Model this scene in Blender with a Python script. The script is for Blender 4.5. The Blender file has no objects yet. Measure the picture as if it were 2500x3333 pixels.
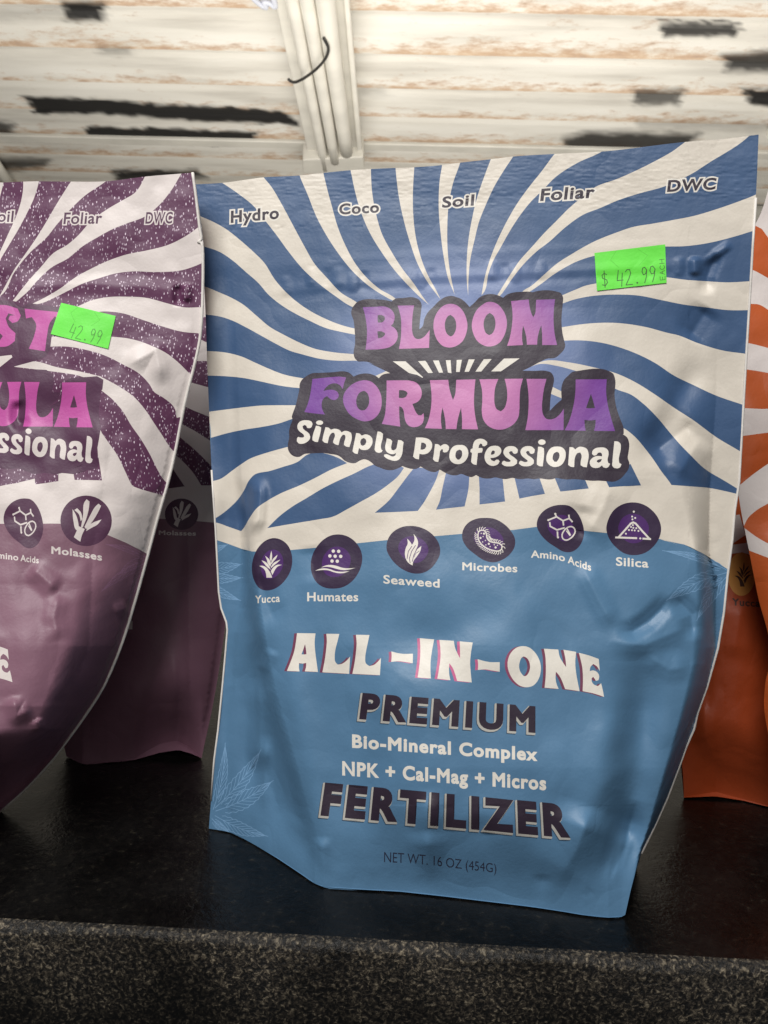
import bpy, math, random
import numpy as np
from mathutils import Vector, Matrix
from mathutils.geometry import delaunay_2d_cdt

random.seed(4); np.random.seed(4)
SC = bpy.context.scene
COL = SC.collection

# ------------------------------------------------------------------ camera
W, H, F = 2500.0, 3333.0, 2503.0
HC = 0.165                                    # camera height over the counter
CAM = np.array([0.0, 0.0, HC])
PITCH, YAW, ROLL = math.radians(-7.0), math.radians(1.6), 0.033
fw = np.array([-math.sin(YAW) * math.cos(PITCH), math.cos(YAW) * math.cos(PITCH), math.sin(PITCH)])
rt = np.cross(fw, [0, 0, 1.0]); rt /= np.linalg.norm(rt)
up = np.cross(rt, fw)
RT = rt * math.cos(ROLL) + up * math.sin(ROLL)
UP = up * math.cos(ROLL) - rt * math.sin(ROLL)
cd = bpy.data.cameras.new('camera')
cam = bpy.data.objects.new('camera', cd); COL.objects.link(cam)
m = Matrix(((RT[0], UP[0], -fw[0], 0), (RT[1], UP[1], -fw[1], 0), (RT[2], UP[2], -fw[2], HC), (0, 0, 0, 1)))
cam.matrix_world = m
cd.sensor_fit = 'HORIZONTAL'; cd.sensor_width = 36.0; cd.lens = 36.0 * F / W
cd.clip_start = 0.01; cd.clip_end = 50
cd.dof.use_dof = True; cd.dof.focus_distance = 0.285; cd.dof.aperture_fstop = 50.0
SC.camera = cam
SC.view_settings.view_transform = 'Standard'; SC.view_settings.look = 'None'
SC.view_settings.exposure = 0.0; SC.view_settings.gamma = 1.0

# ------------------------------------------------------------------ light
wd = bpy.data.worlds.new('World'); SC.world = wd; wd.use_nodes = True
bg = wd.node_tree.nodes['Background']
bg.inputs[0].default_value = (0.95, 0.97, 1.0, 1); bg.inputs[1].default_value = 0.075

def area(name, loc, target, sx, sy, power, color):
    l = bpy.data.lights.new(name, 'AREA'); l.shape = 'RECTANGLE'; l.size = sx; l.size_y = sy
    l.energy = power; l.color = color
    o = bpy.data.objects.new(name, l); COL.objects.link(o)
    o.location = loc
    o.rotation_euler = (Vector(target) - Vector(loc)).to_track_quat('-Z', 'Y').to_euler()
    return o
area('window_light', (-0.30, -0.42, 1.05), (0.0, 0.28, 0.08), 0.8, 0.6, 20.5, (1.0, 0.985, 0.96))
area('ceiling_wash', (0.1, 1.55, 0.10), (0.1, 2.25, 1.06), 2.4, 0.8, 27.0, (1.0, 0.955, 0.885))  # added lamp, hidden behind the pouches, facing up to brighten the ceiling
area('front_fill', (0.12, -0.60, 0.42), (0.0, 0.35, 0.12), 0.7, 0.6, 0.7, (1.0, 0.95, 0.88))  # added weak fill near the camera, lifts the pouches at the back

# ------------------------------------------------------------------ helpers
def rays(x, y):
    x = np.asarray(x, float); y = np.asarray(y, float)
    return fw + RT * ((x - W / 2)[..., None] / F) - UP * ((y - H / 2)[..., None] / F)

def at_depth(x, y, z):
    return CAM + rays(x, y) * np.asarray(z)[..., None]

def on_plane(x, y, zp):
    d = rays(x, y); t = (zp - HC) / d[..., 2]
    return CAM + d * t[..., None]

def depth_on(x, y, zp=0.0):
    d = rays(x, y)
    return (zp - HC) / d[..., 2]

def tag(o, label=None, cat=None, group=None, kind=None):
    for k, v in (('label', label), ('category', cat), ('group', group), ('kind', kind)):
        if v: o[k] = v
    return o

def empty(name, loc):
    o = bpy.data.objects.new(name, None); COL.objects.link(o); o.location = loc
    o.empty_display_size = 0.02
    return o

def mesh_obj(name, verts, faces, mats, parent=None, fmat=None, normals=None, smooth=True):
    me = bpy.data.meshes.new(name)
    off = np.array(parent.location) if parent is not None else np.zeros(3)
    v = np.asarray(verts, float) - off
    me.from_pydata(v.tolist(), [], [list(map(int, f)) for f in faces])
    for mt in (mats if isinstance(mats, (list, tuple)) else [mats]): me.materials.append(mt)
    if fmat is not None: me.polygons.foreach_set('material_index', np.asarray(fmat, np.int32))
    me.polygons.foreach_set('use_smooth', np.full(len(me.polygons), smooth))
    me.update()
    if normals is not None: me.normals_split_custom_set_from_vertices(np.asarray(normals).tolist())
    o = bpy.data.objects.new(name, me); COL.objects.link(o)
    if parent is not None: o.parent = parent
    return o

def tube(name, pts, r, mat, parent=None, seg=10, sub=1):
    pts = [np.asarray(p, float) for p in pts]
    vs, fs = [], []
    prev = None
    for i, p in enumerate(pts):
        a = pts[max(i - 1, 0)]; b = pts[min(i + 1, len(pts) - 1)]
        t = (b - a) / (np.linalg.norm(b - a) + 1e-12)
        if prev is None:
            n = np.cross(t, [0.3, 0.5, 0.81]); n /= np.linalg.norm(n)
        else:
            n = prev - t * np.dot(prev, t); n /= np.linalg.norm(n)
        prev = n; bb = np.cross(t, n)
        for k in range(seg):
            an = 2 * math.pi * k / seg
            vs.append(p + r * (n * math.cos(an) + bb * math.sin(an)))
    for i in range(len(pts) - 1):
        for k in range(seg):
            fs.append((i * seg + k, i * seg + (k + 1) % seg, (i + 1) * seg + (k + 1) % seg, (i + 1) * seg + k))
    fs.append(tuple(range(seg))[::-1]); fs.append(tuple((len(pts) - 1) * seg + k for k in range(seg)))
    return mesh_obj(name, vs, fs, mat, parent)

def prism(name, quad, dz, mat, parent=None):
    """a bar whose lower face is the 4 points of quad, dz thick upward"""
    q = [np.asarray(p, float) for p in quad]
    vs = q + [p + np.array([0, 0, dz]) for p in q]
    fs = [(0, 1, 2, 3), (7, 6, 5, 4), (0, 4, 5, 1), (1, 5, 6, 2), (2, 6, 7, 3), (3, 7, 4, 0)]
    o = mesh_obj(name, vs, fs, mat, parent, smooth=False)
    b = o.modifiers.new('bevel', 'BEVEL'); b.width = min(0.004, dz * 0.2); b.segments = 2
    return o

# ------------------------------------------------------------------ tracing frames: origin x, y and scale of each traced crop of the artwork
FR = dict(S=(0, 0, 1), C1=(600, 420, 2), C2=(1430, 420, 2), C3=(600, 1500, 2), C4=(1430, 1500, 2), C5=(600, 2227, 2), C6=(2200, 400, 1.843),
          C7=(1900, 380, 2.765), C8=(2000, 1600, 1.276), L1=(1130, 940, 4.484), L2=(1480, 940, 4.484), L3=(930, 1180, 4.484), L4=(1280, 1180, 4.484),
          L5=(1640, 1180, 4.046), L6=(930, 1350, 4.484), L7=(1290, 1350, 4.484), L8=(1650, 1350, 3.95), A1=(910, 2030, 4.484),
          A2=(1250, 2030, 4.484), A3=(1610, 2030, 4.484), B1=(780, 1720, 3.607), B2=(1220, 1650, 3.318), B3=(1700, 1600, 3.318),
          G=(640, 2380, 5.53), P1=(0, 480, 2.183), P2=(0, 1250, 2.183), P3=(0, 1950, 2.183), K1=(0, 0, 1.3272), K2=(1100, 0, 1.185))

def T(*a):
    """T('C1', pts, 'C2', pts ...) -> points in the artwork's own units"""
    out = []
    for k, p in zip(a[0::2], a[1::2]):
        ox, oy, s = FR[k]
        out += [(ox + x / s, oy + y / s) for x, y in p]
    return np.array(out)

def smooth_open(p, n=6):
    p = np.asarray(p, float); out = []
    for i in range(len(p) - 1):
        p0 = p[max(i - 1, 0)]; p1 = p[i]; p2 = p[i + 1]; p3 = p[min(i + 2, len(p) - 1)]
        for k in range(n):
            t = k / n
            out.append(0.5 * ((2 * p1) + (p2 - p0) * t + (2 * p0 - 5 * p1 + 4 * p2 - p3) * t * t + (3 * p1 - p0 - 3 * p2 + p3) * t ** 3))
    out.append(p[-1])
    return np.array(out)

def sm(p, thr=48, seg=5.0):
    """closed outline: rounded through gentle points, corners kept where it turns sharply"""
    p = np.asarray(p, float); n = len(p)
    tg = np.zeros((n, 2)); corner = np.zeros(n, bool)
    for i in range(n):
        a = p[i] - p[i - 1]; b = p[(i + 1) % n] - p[i]
        la, lb = np.linalg.norm(a) + 1e-9, np.linalg.norm(b) + 1e-9
        c = np.dot(a, b) / la / lb
        if math.degrees(math.acos(max(-1, min(1, c)))) > thr: corner[i] = True
        t = a / la * lb + b / lb * la
        tg[i] = t / (np.linalg.norm(t) + 1e-9)
    out = []
    for i in range(n):
        j = (i + 1) % n
        d = p[j] - p[i]; L = np.linalg.norm(d) + 1e-9
        t0 = d / L if corner[i] else tg[i]
        t1 = d / L if corner[j] else tg[j]
        k = int(max(1, min(8, L / seg)))
        for q in range(k):
            t = q / k
            h00 = 2 * t ** 3 - 3 * t * t + 1; h10 = t ** 3 - 2 * t * t + t; h01 = -2 * t ** 3 + 3 * t * t; h11 = t ** 3 - t * t
            out.append(h00 * p[i] + h10 * L * t0 + h01 * p[j] + h11 * L * t1)
    return np.array(out)

def inside(poly, x, y):
    c = np.zeros(x.shape, int)
    px, py = poly[:, 0], poly[:, 1]
    for i in range(len(poly)):
        x0, y0 = px[i - 1], py[i - 1]; x1, y1 = px[i], py[i]
        if y0 == y1: continue
        s = (x - x0) * (y1 - y0) - (y - y0) * (x1 - x0)
        if y1 > y0: c += ((y >= y0) & (y < y1) & (s < 0)).astype(int)
        else: c -= ((y >= y1) & (y < y0) & (s > 0)).astype(int)
    return c != 0

def winding(poly, x, y):
    c = np.zeros(x.shape, int)
    px, py = poly[:, 0], poly[:, 1]
    for i in range(len(poly)):
        x0, y0 = px[i - 1], py[i - 1]; x1, y1 = px[i], py[i]
        if y0 == y1: continue
        s = (x - x0) * (y1 - y0) - (y - y0) * (x1 - x0)
        if y1 > y0: c += ((y >= y0) & (y < y1) & (s < 0)).astype(int)
        else: c -= ((y >= y1) & (y < y0) & (s > 0)).astype(int)
    return c

def ell(cx, cy, rx, ry=None, n=20, rot=0.0):
    ry = ry or rx
    a = np.linspace(0, 2 * math.pi, n, endpoint=False)
    x, y = rx * np.cos(a), ry * np.sin(a)
    return np.stack([cx + x * math.cos(rot) - y * math.sin(rot), cy + x * math.sin(rot) + y * math.cos(rot)], 1)

def stroke(pts, w, closed=False, w1=None):
    """polyline drawn with a round pen -> list of polygons (their union is the line)"""
    pts = np.asarray(pts, float)
    if closed: pts = np.vstack([pts, pts[:1]])
    out = []; n = len(pts) - 1
    for i in range(n):
        a, b = pts[i], pts[i + 1]
        d = b - a; L = np.linalg.norm(d)
        if L < 1e-6: continue
        wa = w if w1 is None else w + (w1 - w) * i / n
        wb = w if w1 is None else w + (w1 - w) * (i + 1) / n
        nn = np.array([-d[1], d[0]]) / L
        ex = d / L * 0.3 * min(wa, wb)
        out.append(np.array([a + nn * wa / 2 - ex, b + nn * wb / 2 + ex, b - nn * wb / 2 + ex, a - nn * wa / 2 - ex]))
        if i: out.append(ell(a[0], a[1], wa / 2, n=8))
    return out

def offset_poly(p, d):
    """grow a contour to its outer side (contours are oriented as fonts are)"""
    n = len(p); out = np.empty_like(p)
    for i in range(n):
        a = p[i] - p[i - 1]; b = p[(i + 1) % n] - p[i]
        na = np.array([a[1], -a[0]]) / (np.linalg.norm(a) + 1e-9); nb = np.array([b[1], -b[0]]) / (np.linalg.norm(b) + 1e-9)
        mm = na + nb; L = np.dot(mm, mm)
        mm = mm * 2 / L if L > 0.5 else mm
        k = np.linalg.norm(mm)
        if k > 1.8: mm *= 1.8 / k
        out[i] = p[i] + mm * d
    return out

def font_contours(s, track=1.0):
    cu = bpy.data.curves.new('glyphs', 'FONT'); cu.body = s; cu.space_character = track
    ob = bpy.data.objects.new('glyphs', cu); COL.objects.link(ob)
    dg = bpy.context.evaluated_depsgraph_get(); dg.update()
    c = ob.evaluated_get(dg).to_curve(dg)
    out = []
    for sp in c.splines:
        b = sp.bezier_points; n = len(b); q = []
        for i in range(n):
            p0, h0, h1, p1 = (np.array(v[:2]) for v in (b[i].co, b[i].handle_right, b[(i + 1) % n].handle_left, b[(i + 1) % n].co))
            straight = np.linalg.norm(np.cross(p1 - p0, h0 - p0)) < 1e-4 and np.linalg.norm(np.cross(p1 - p0, h1 - p0)) < 1e-4
            k = 1 if straight else 5
            for j in range(k):
                t = j / k
                q.append((1 - t) ** 3 * p0 + 3 * t * (1 - t) ** 2 * h0 + 3 * t * t * (1 - t) * h1 + t ** 3 * p1)
        q = np.array(q)
        keep = [i for i in range(len(q)) if np.linalg.norm(q[i] - q[i - 1]) > 1e-5]
        out.append(q[keep])
    bpy.data.objects.remove(ob); bpy.data.curves.remove(cu)
    # make sure outer contours are counter-clockwise (y up) as a whole
    area2 = sum(np.sum(q[:, 0] * np.roll(q[:, 1], -1) - np.roll(q[:, 0], -1) * q[:, 1]) for q in out)
    if area2 < 0: out = [q[::-1] for q in out]
    return out

class Glyphs(list):
    """contours to be filled by winding number"""

def text(s, path, cap, bold=0.0, track=None, grow=0.0, slant=(0.0, 0.0), shift=(0, 0)):
    """s set along the baseline path (art units), capitals cap high; grow in art units adds an outline"""
    cs = font_contours(s, track or 1 + 3.2 * bold)
    cs = [offset_poly(q, bold) for q in cs]
    allp = np.vstack(cs); x0, x1 = allp[:, 0].min(), allp[:, 0].max()
    capem = 0.682 + 2 * bold
    path = np.asarray(path, float)
    path = smooth_open(path, 8) if len(path) > 2 else np.vstack([path[0] + (path[1] - path[0]) * t for t in np.linspace(0, 1, 9)])
    seglen = np.r_[0, np.cumsum(np.linalg.norm(np.diff(path, axis=0), axis=1))]
    out = Glyphs()
    for q in cs:
        u = (q[:, 0] - x0) / (x1 - x0); d = u * seglen[-1]
        bx = np.interp(d, seglen, path[:, 0]); by = np.interp(d, seglen, path[:, 1])
        cp = cap[0] + (cap[1] - cap[0]) * u if isinstance(cap, tuple) else cap
        h = (q[:, 1] + bold) / capem * cp
        sl = slant[0] + (slant[1] - slant[0]) * u
        p = np.stack([bx + h * sl + shift[0], by - h + shift[1]], 1)
        if grow: p = grow_img(p, grow)
        out.append(p)
    return out

def grow_img(p, d):
    # image y points down, so the orientation is mirrored
    q = p * np.array([1, -1]); q = offset_poly(q, d)
    return q * np.array([1, -1])

# ------------------------------------------------------------------ materials
def new_mat(name):
    mt = bpy.data.materials.new(name); mt.use_nodes = True
    nt = mt.node_tree
    return mt, nt, nt.nodes['Principled BSDF']

def nd(nt, typ, **kw):
    n = nt.nodes.new(typ)
    for k, v in kw.items():
        if k.startswith('i_'): n.inputs[int(k[2:])].default_value = v
        else: setattr(n, k, v)
    return n

def mixc(nt, fac, a, b):
    n = nt.nodes.new('ShaderNodeMix'); n.data_type = 'RGBA'
    if hasattr(fac, 'links') or not isinstance(fac, (int, float)): nt.links.new(fac, n.inputs[0])
    else: n.inputs[0].default_value = fac
    for s, v in ((6, a), (7, b)):
        if isinstance(v, tuple): n.inputs[s].default_value = (*v, 1)
        else: nt.links.new(v, n.inputs[s])
    return n.outputs[2]

def ramp(nt, src, stops):
    r = nt.nodes.new('ShaderNodeValToRGB'); nt.links.new(src, r.inputs[0])
    e = r.color_ramp.elements
    e[0].position, e[0].color = stops[0][0], (*stops[0][1], 1) if isinstance(stops[0][1], tuple) else (stops[0][1],) * 3 + (1,)
    e[1].position, e[1].color = stops[-1][0], (*stops[-1][1], 1) if isinstance(stops[-1][1], tuple) else (stops[-1][1],) * 3 + (1,)
    for p, c in stops[1:-1]:
        x = e.new(p); x.color = (*c, 1) if isinstance(c, tuple) else (c, c, c, 1)
    return r.outputs[0]

def film(name, col, rough=0.44, glow=None, glitter=None, spec=0.38):
    """printed matt laminate; glow=(centre, radius, colour) is the printed colour fade round the logo"""
    mt, nt, bs = new_mat(name)
    geo = nd(nt, 'ShaderNodeNewGeometry')
    pos = geo.outputs['Position']
    base = col
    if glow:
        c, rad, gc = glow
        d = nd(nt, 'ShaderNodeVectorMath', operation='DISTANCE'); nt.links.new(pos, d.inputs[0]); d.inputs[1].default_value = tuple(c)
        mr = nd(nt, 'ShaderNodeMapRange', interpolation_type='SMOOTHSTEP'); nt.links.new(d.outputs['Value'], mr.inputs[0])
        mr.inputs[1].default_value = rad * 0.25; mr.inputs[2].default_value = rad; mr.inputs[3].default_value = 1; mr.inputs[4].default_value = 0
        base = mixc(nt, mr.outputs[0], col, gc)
    if glitter:
        mp = nd(nt, 'ShaderNodeMapping'); nt.links.new(pos, mp.inputs[0])
        mp.inputs['Rotation'].default_value = (0, 0.7, 0); mp.inputs['Scale'].default_value = (1.0, 1.0, 0.45)
        v = nd(nt, 'ShaderNodeTexVoronoi'); v.inputs['Scale'].default_value = 1650; nt.links.new(mp.outputs[0], v.inputs['Vector'])
        lt = nd(nt, 'ShaderNodeMath', operation='LESS_THAN'); nt.links.new(v.outputs['Distance'], lt.inputs[0]); lt.inputs[1].default_value = 0.36
        sp = nd(nt, 'ShaderNodeSeparateColor'); nt.links.new(v.outputs['Color'], sp.inputs[0])
        g2 = nd(nt, 'ShaderNodeMath', operation='GREATER_THAN'); nt.links.new(sp.outputs[0], g2.inputs[0]); g2.inputs[1].default_value = 0.5
        mu = nd(nt, 'ShaderNodeMath', operation='MULTIPLY'); nt.links.new(lt.outputs[0], mu.inputs[0]); nt.links.new(g2.outputs[0], mu.inputs[1])
        m2 = nd(nt, 'ShaderNodeMath', operation='MULTIPLY'); nt.links.new(mu.outputs[0], m2.inputs[0]); nt.links.new(sp.outputs[1], m2.inputs[1])
        base = mixc(nt, m2.outputs[0], base, glitter)
    n = nd(nt, 'ShaderNodeTexNoise'); n.inputs['Scale'].default_value = 60; n.inputs['Detail'].default_value = 5; nt.links.new(pos, n.inputs['Vector'])
    mr = nd(nt, 'ShaderNodeMapRange'); nt.links.new(n.outputs[0], mr.inputs[0])
    mr.inputs[1].default_value = 0.3; mr.inputs[2].default_value = 0.7; mr.inputs[3].default_value = 0.94; mr.inputs[4].default_value = 1.05
    vm = nd(nt, 'ShaderNodeMix', data_type='RGBA', blend_type='MULTIPLY'); vm.inputs[0].default_value = 1
    if isinstance(base, tuple): vm.inputs[6].default_value = (*base, 1)
    else: nt.links.new(base, vm.inputs[6])
    nt.links.new(mr.outputs[0], vm.inputs[7])
    nt.links.new(vm.outputs[2], bs.inputs['Base Color'])
    rr = nd(nt, 'ShaderNodeMapRange'); nt.links.new(n.outputs[0], rr.inputs[0])
    rr.inputs[1].default_value = 0.3; rr.inputs[2].default_value = 0.7; rr.inputs[3].default_value = rough - 0.05; rr.inputs[4].default_value = rough + 0.07
    nt.links.new(rr.outputs[0], bs.inputs['Roughness'])
    bs.inputs['Specular IOR Level'].default_value = spec
    f1 = nd(nt, 'ShaderNodeTexNoise'); f1.inputs['Scale'].default_value = 900; f1.inputs['Detail'].default_value = 3; nt.links.new(pos, f1.inputs['Vector'])
    f2 = nd(nt, 'ShaderNodeTexNoise'); f2.inputs['Scale'].default_value = 150; f2.inputs['Detail'].default_value = 4; nt.links.new(pos, f2.inputs['Vector'])
    ad = nd(nt, 'ShaderNodeMath', operation='MULTIPLY_ADD'); nt.links.new(f2.outputs[0], ad.inputs[0]); ad.inputs[1].default_value = 2.5; nt.links.new(f1.outputs[0], ad.inputs[2])
    f3 = nd(nt, 'ShaderNodeTexNoise'); f3.inputs['Scale'].default_value = 42; f3.inputs['Detail'].default_value = 1.5; f3.inputs['Distortion'].default_value = 0.6; nt.links.new(pos, f3.inputs['Vector'])
    sb = nd(nt, 'ShaderNodeMath', operation='SUBTRACT'); nt.links.new(f3.outputs[0], sb.inputs[0]); sb.inputs[1].default_value = 0.5
    ab = nd(nt, 'ShaderNodeMath', operation='ABSOLUTE'); nt.links.new(sb.outputs[0], ab.inputs[0])
    b0 = nd(nt, 'ShaderNodeBump'); b0.inputs['Strength'].default_value = 0.26; b0.inputs['Distance'].default_value = 0.004
    nt.links.new(ab.outputs[0], b0.inputs['Height'])
    bp = nd(nt, 'ShaderNodeBump'); nt.links.new(b0.outputs[0], bp.inputs['Normal']); bp.inputs['Strength'].default_value = 0.07; bp.inputs['Distance'].default_value = 0.001
    nt.links.new(ad.outputs[0], bp.inputs['Height']); nt.links.new(bp.outputs[0], bs.inputs['Normal'])
    return mt

CREAM = (0.61, 0.555, 0.48)
LOGO_C = at_depth(np.array(1490.0), np.array(1215.0), np.array(0.275))
M_cream = film('cream_film', CREAM)
M_stripe = film('dark_blue_film', (0.042, 0.087, 0.182), glow=(LOGO_C, 0.064, (0.18, 0.235, 0.43)))
M_blue = film('blue_film', (0.080, 0.176, 0.295))
M_dark = film('charcoal_film', (0.027, 0.018, 0.031))
M_letter = film('violet_film', (0.15, 0.04, 0.26), glow=(LOGO_C, 0.054, (0.48, 0.17, 0.37)))
M_badge = film('plum_film', (0.034, 0.020, 0.048))
M_badge_in = film('purple_film', (0.065, 0.02, 0.12))
M_white = film('white_print', (0.68, 0.64, 0.575))
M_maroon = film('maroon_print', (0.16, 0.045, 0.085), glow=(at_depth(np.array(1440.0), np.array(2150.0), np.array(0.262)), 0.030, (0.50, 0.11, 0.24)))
M_grey = film('grey_print', (0.40, 0.385, 0.35))
M_shadow = film('shadow_print', (0.03, 0.06, 0.10))
M_navy = film('navy_print', (0.022, 0.025, 0.05))
M_leafline = film('pale_leaf_line', (0.17, 0.31, 0.49))
M_edge = film('laminate_edge', (0.66, 0.62, 0.58))
M_label = film('green_sticker', (0.125, 0.68, 0.055), rough=0.5)
M_ink = film('faded_ink', (0.05, 0.13, 0.035), rough=0.6)
M_inkpale = film('cut_line', (0.10, 0.52, 0.045), rough=0.6)
M_inkpale2 = film('worn_ink', (0.07, 0.30, 0.04), rough=0.6)
M_plum = film('plum_stripe', (0.10, 0.03, 0.075), glitter=(0.75, 0.62, 0.72))
M_plumlow = film('plum_panel', (0.20, 0.098, 0.138))
M_plumdark = film('plum_outline', (0.075, 0.026, 0.06))
M_pink = film('pink_letter', (0.45, 0.075, 0.30))
M_whitep = film('soft_white_film', (0.63, 0.565, 0.54))
M_orange = film('orange_film', (0.44, 0.085, 0.018))
M_orangelow = film('orange_panel', (0.32, 0.05, 0.012))
M_tan = film('tan_print', (0.50, 0.22, 0.05))
M_brown = film('brown_print', (0.05, 0.02, 0.015))

# ------------------------------------------------------------------ pouch engine
def sstep(a, b, x):
    t = np.clip((x - a) / (b - a), 0, 1)
    return t * t * (3 - 2 * t)

class Noise2:
    def __init__(self, seed, scale):
        self.g = np.random.RandomState(seed).randn(80, 80); self.s = scale
    def __call__(self, x, y):
        u = x / self.s + 20; v = y / self.s + 10
        i = np.floor(u).astype(int); j = np.floor(v).astype(int)
        a = u - i; b = v - j
        a = a * a * (3 - 2 * a); b = b * b * (3 - 2 * b)
        g = self.g; i %= 79; j %= 79
        return (g[j, i] * (1 - a) + g[j, i + 1] * a) * (1 - b) + (g[j + 1, i] * (1 - a) + g[j + 1, i + 1] * a) * b

def crease(x, y, pts, amp, s, sharp=True):
    """a pinched ridge (amp > 0) or valley along a polyline, fading at its ends"""
    pts = np.asarray(pts, float)
    d = np.full(x.shape, 1e9); tt = np.zeros(x.shape)
    seg = np.linalg.norm(np.diff(pts, axis=0), axis=1); tot = seg.sum(); acc = 0
    for i in range(len(pts) - 1):
        a, b = pts[i], pts[i + 1]; ab = b - a
        t = np.clip(((x - a[0]) * ab[0] + (y - a[1]) * ab[1]) / (ab @ ab), 0, 1)
        q = np.hypot(x - a[0] - t * ab[0], y - a[1] - t * ab[1])
        k = q < d
        d = np.where(k, q, d); tt = np.where(k, (acc + t * seg[i]) / tot, tt)
        acc += seg[i]
    fade = sstep(0, 0.28, tt) * sstep(0, 0.28, 1 - tt)
    prof = np.exp(-(np.sqrt(d * d + 40) - 6.3) / (s * 1.7)) * (1 - sstep(1.2 * s, 3.4 * s, d)) if sharp else np.exp(-(d / s) ** 2)
    return amp * fade * prof

def surf_normals(P, x, y):
    e = 1.5
    dx = P(x + e, y) - P(x - e, y); dy = P(x, y + e) - P(x, y - e)
    n = np.cross(dx, dy)
    n /= np.linalg.norm(n, axis=1, keepdims=True) + 1e-15
    s = np.sum(n * (CAM - P(x, y)), axis=1) < 0
    n[s] *= -1
    return n

def shape_test(shape, x, y):
    """shape: array | Glyphs | list of those | (adds, subs)"""
    if isinstance(shape, np.ndarray): return inside(shape, x, y)
    if isinstance(shape, Glyphs):
        c = np.zeros(x.shape, int)
        for q in shape: c += winding(q, x, y)
        return c != 0
    if isinstance(shape, tuple):
        return shape_test(shape[0], x, y) & ~shape_test(shape[1], x, y)
    r = np.zeros(x.shape, bool)
    for s in shape: r |= shape_test(s, x, y)
    return r

def shape_polys(shape):
    if isinstance(shape, np.ndarray): return [shape]
    return [q for s in shape for q in shape_polys(s)]

def planar_map(outline, layers, step, P, parent, region=None):
    """one seamless sheet: every printed shape is cut into it, each triangle taken by the topmost shape. layers: (part, material, shape)"""
    polys = [outline] + [q for l in layers for q in shape_polys(l[2])]
    pts, edges = [], []
    for q in polys:
        n0 = len(pts); pts += [Vector((float(a), float(b))) for a, b in q]
        edges += [(n0 + i, n0 + (i + 1) % len(q)) for i in range(len(q))]
    x0, y0 = outline.min(0); x1, y1 = outline.max(0)
    if region: x0, y0, x1, y1 = max(x0, region[0]), max(y0, region[1]), min(x1, region[2]), min(y1, region[3])
    gx, gy = np.meshgrid(np.arange(x0, x1, step), np.arange(y0, y1, step))
    gx = gx + (np.arange(gx.shape[0]) % 2)[:, None] * step * 0.5
    g = np.stack([gx.ravel(), gy.ravel()], 1)
    g = g + np.random.uniform(-0.12, 0.12, g.shape) * step
    g = g[inside(outline, g[:, 0], g[:, 1])]
    pts += [Vector((float(a), float(b))) for a, b in g]
    vs, _, fs = delaunay_2d_cdt(pts, edges, [], 0, 1e-3)[:3]
    v = np.array([(a.x, a.y) for a in vs]); f = np.array([t for t in fs if len(t) == 3])
    c = v[f].mean(1)
    ok = inside(outline, c[:, 0], c[:, 1])
    ar = np.abs((v[f[:, 1], 0] - v[f[:, 0], 0]) * (v[f[:, 2], 1] - v[f[:, 0], 1]) - (v[f[:, 1], 1] - v[f[:, 0], 1]) * (v[f[:, 2], 0] - v[f[:, 0], 0]))
    ok &= ar > 1e-4
    f, c = f[ok], c[ok]
    own = np.full(len(f), -1)
    for li, (part, mat, shp) in enumerate(layers):
        pp = np.vstack(shape_polys(shp)); lo, hi = pp.min(0), pp.max(0)
        k = np.where((c[:, 0] >= lo[0]) & (c[:, 0] <= hi[0]) & (c[:, 1] >= lo[1]) & (c[:, 1] <= hi[1]))[0]
        if len(k):
            t = shape_test(shp, c[k, 0], c[k, 1]); own[k[t]] = li
    P3 = P(v[:, 0], v[:, 1]); N3 = surf_normals(P, v[:, 0], v[:, 1])
    # orient triangles towards the camera
    fn = np.cross(P3[f[:, 1]] - P3[f[:, 0]], P3[f[:, 2]] - P3[f[:, 0]])
    flip = np.sum(fn * N3[f[:, 0]], 1) < 0
    f[flip] = f[flip][:, ::-1]
    out = {}
    names = []
    for l in layers:
        if l[0] not in names: names.append(l[0])
    for key in names:
        lis = [i for i, l in enumerate(layers) if l[0] == key]
        sel = np.isin(own, lis)
        if not sel.any(): continue
        ff = f[sel]; oo = own[sel]
        idx, inv = np.unique(ff, return_inverse=True)
        mats = []; mi = {}
        for i in lis:
            if layers[i][1] not in mats: mats.append(layers[i][1])
            mi[i] = mats.index(layers[i][1])
        nm = key
        par = parent
        if '>' in key:
            pk, nm = key.split('>')
            par = out[pk]
        nm = nm.split('#')[0]
        o = mesh_obj(nm, P3[idx] , inv.reshape(-1, 3), mats, parent, [mi[i] for i in oo], N3[idx])
        if par is not parent: o.parent = par
        out[key] = o
    return out

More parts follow.
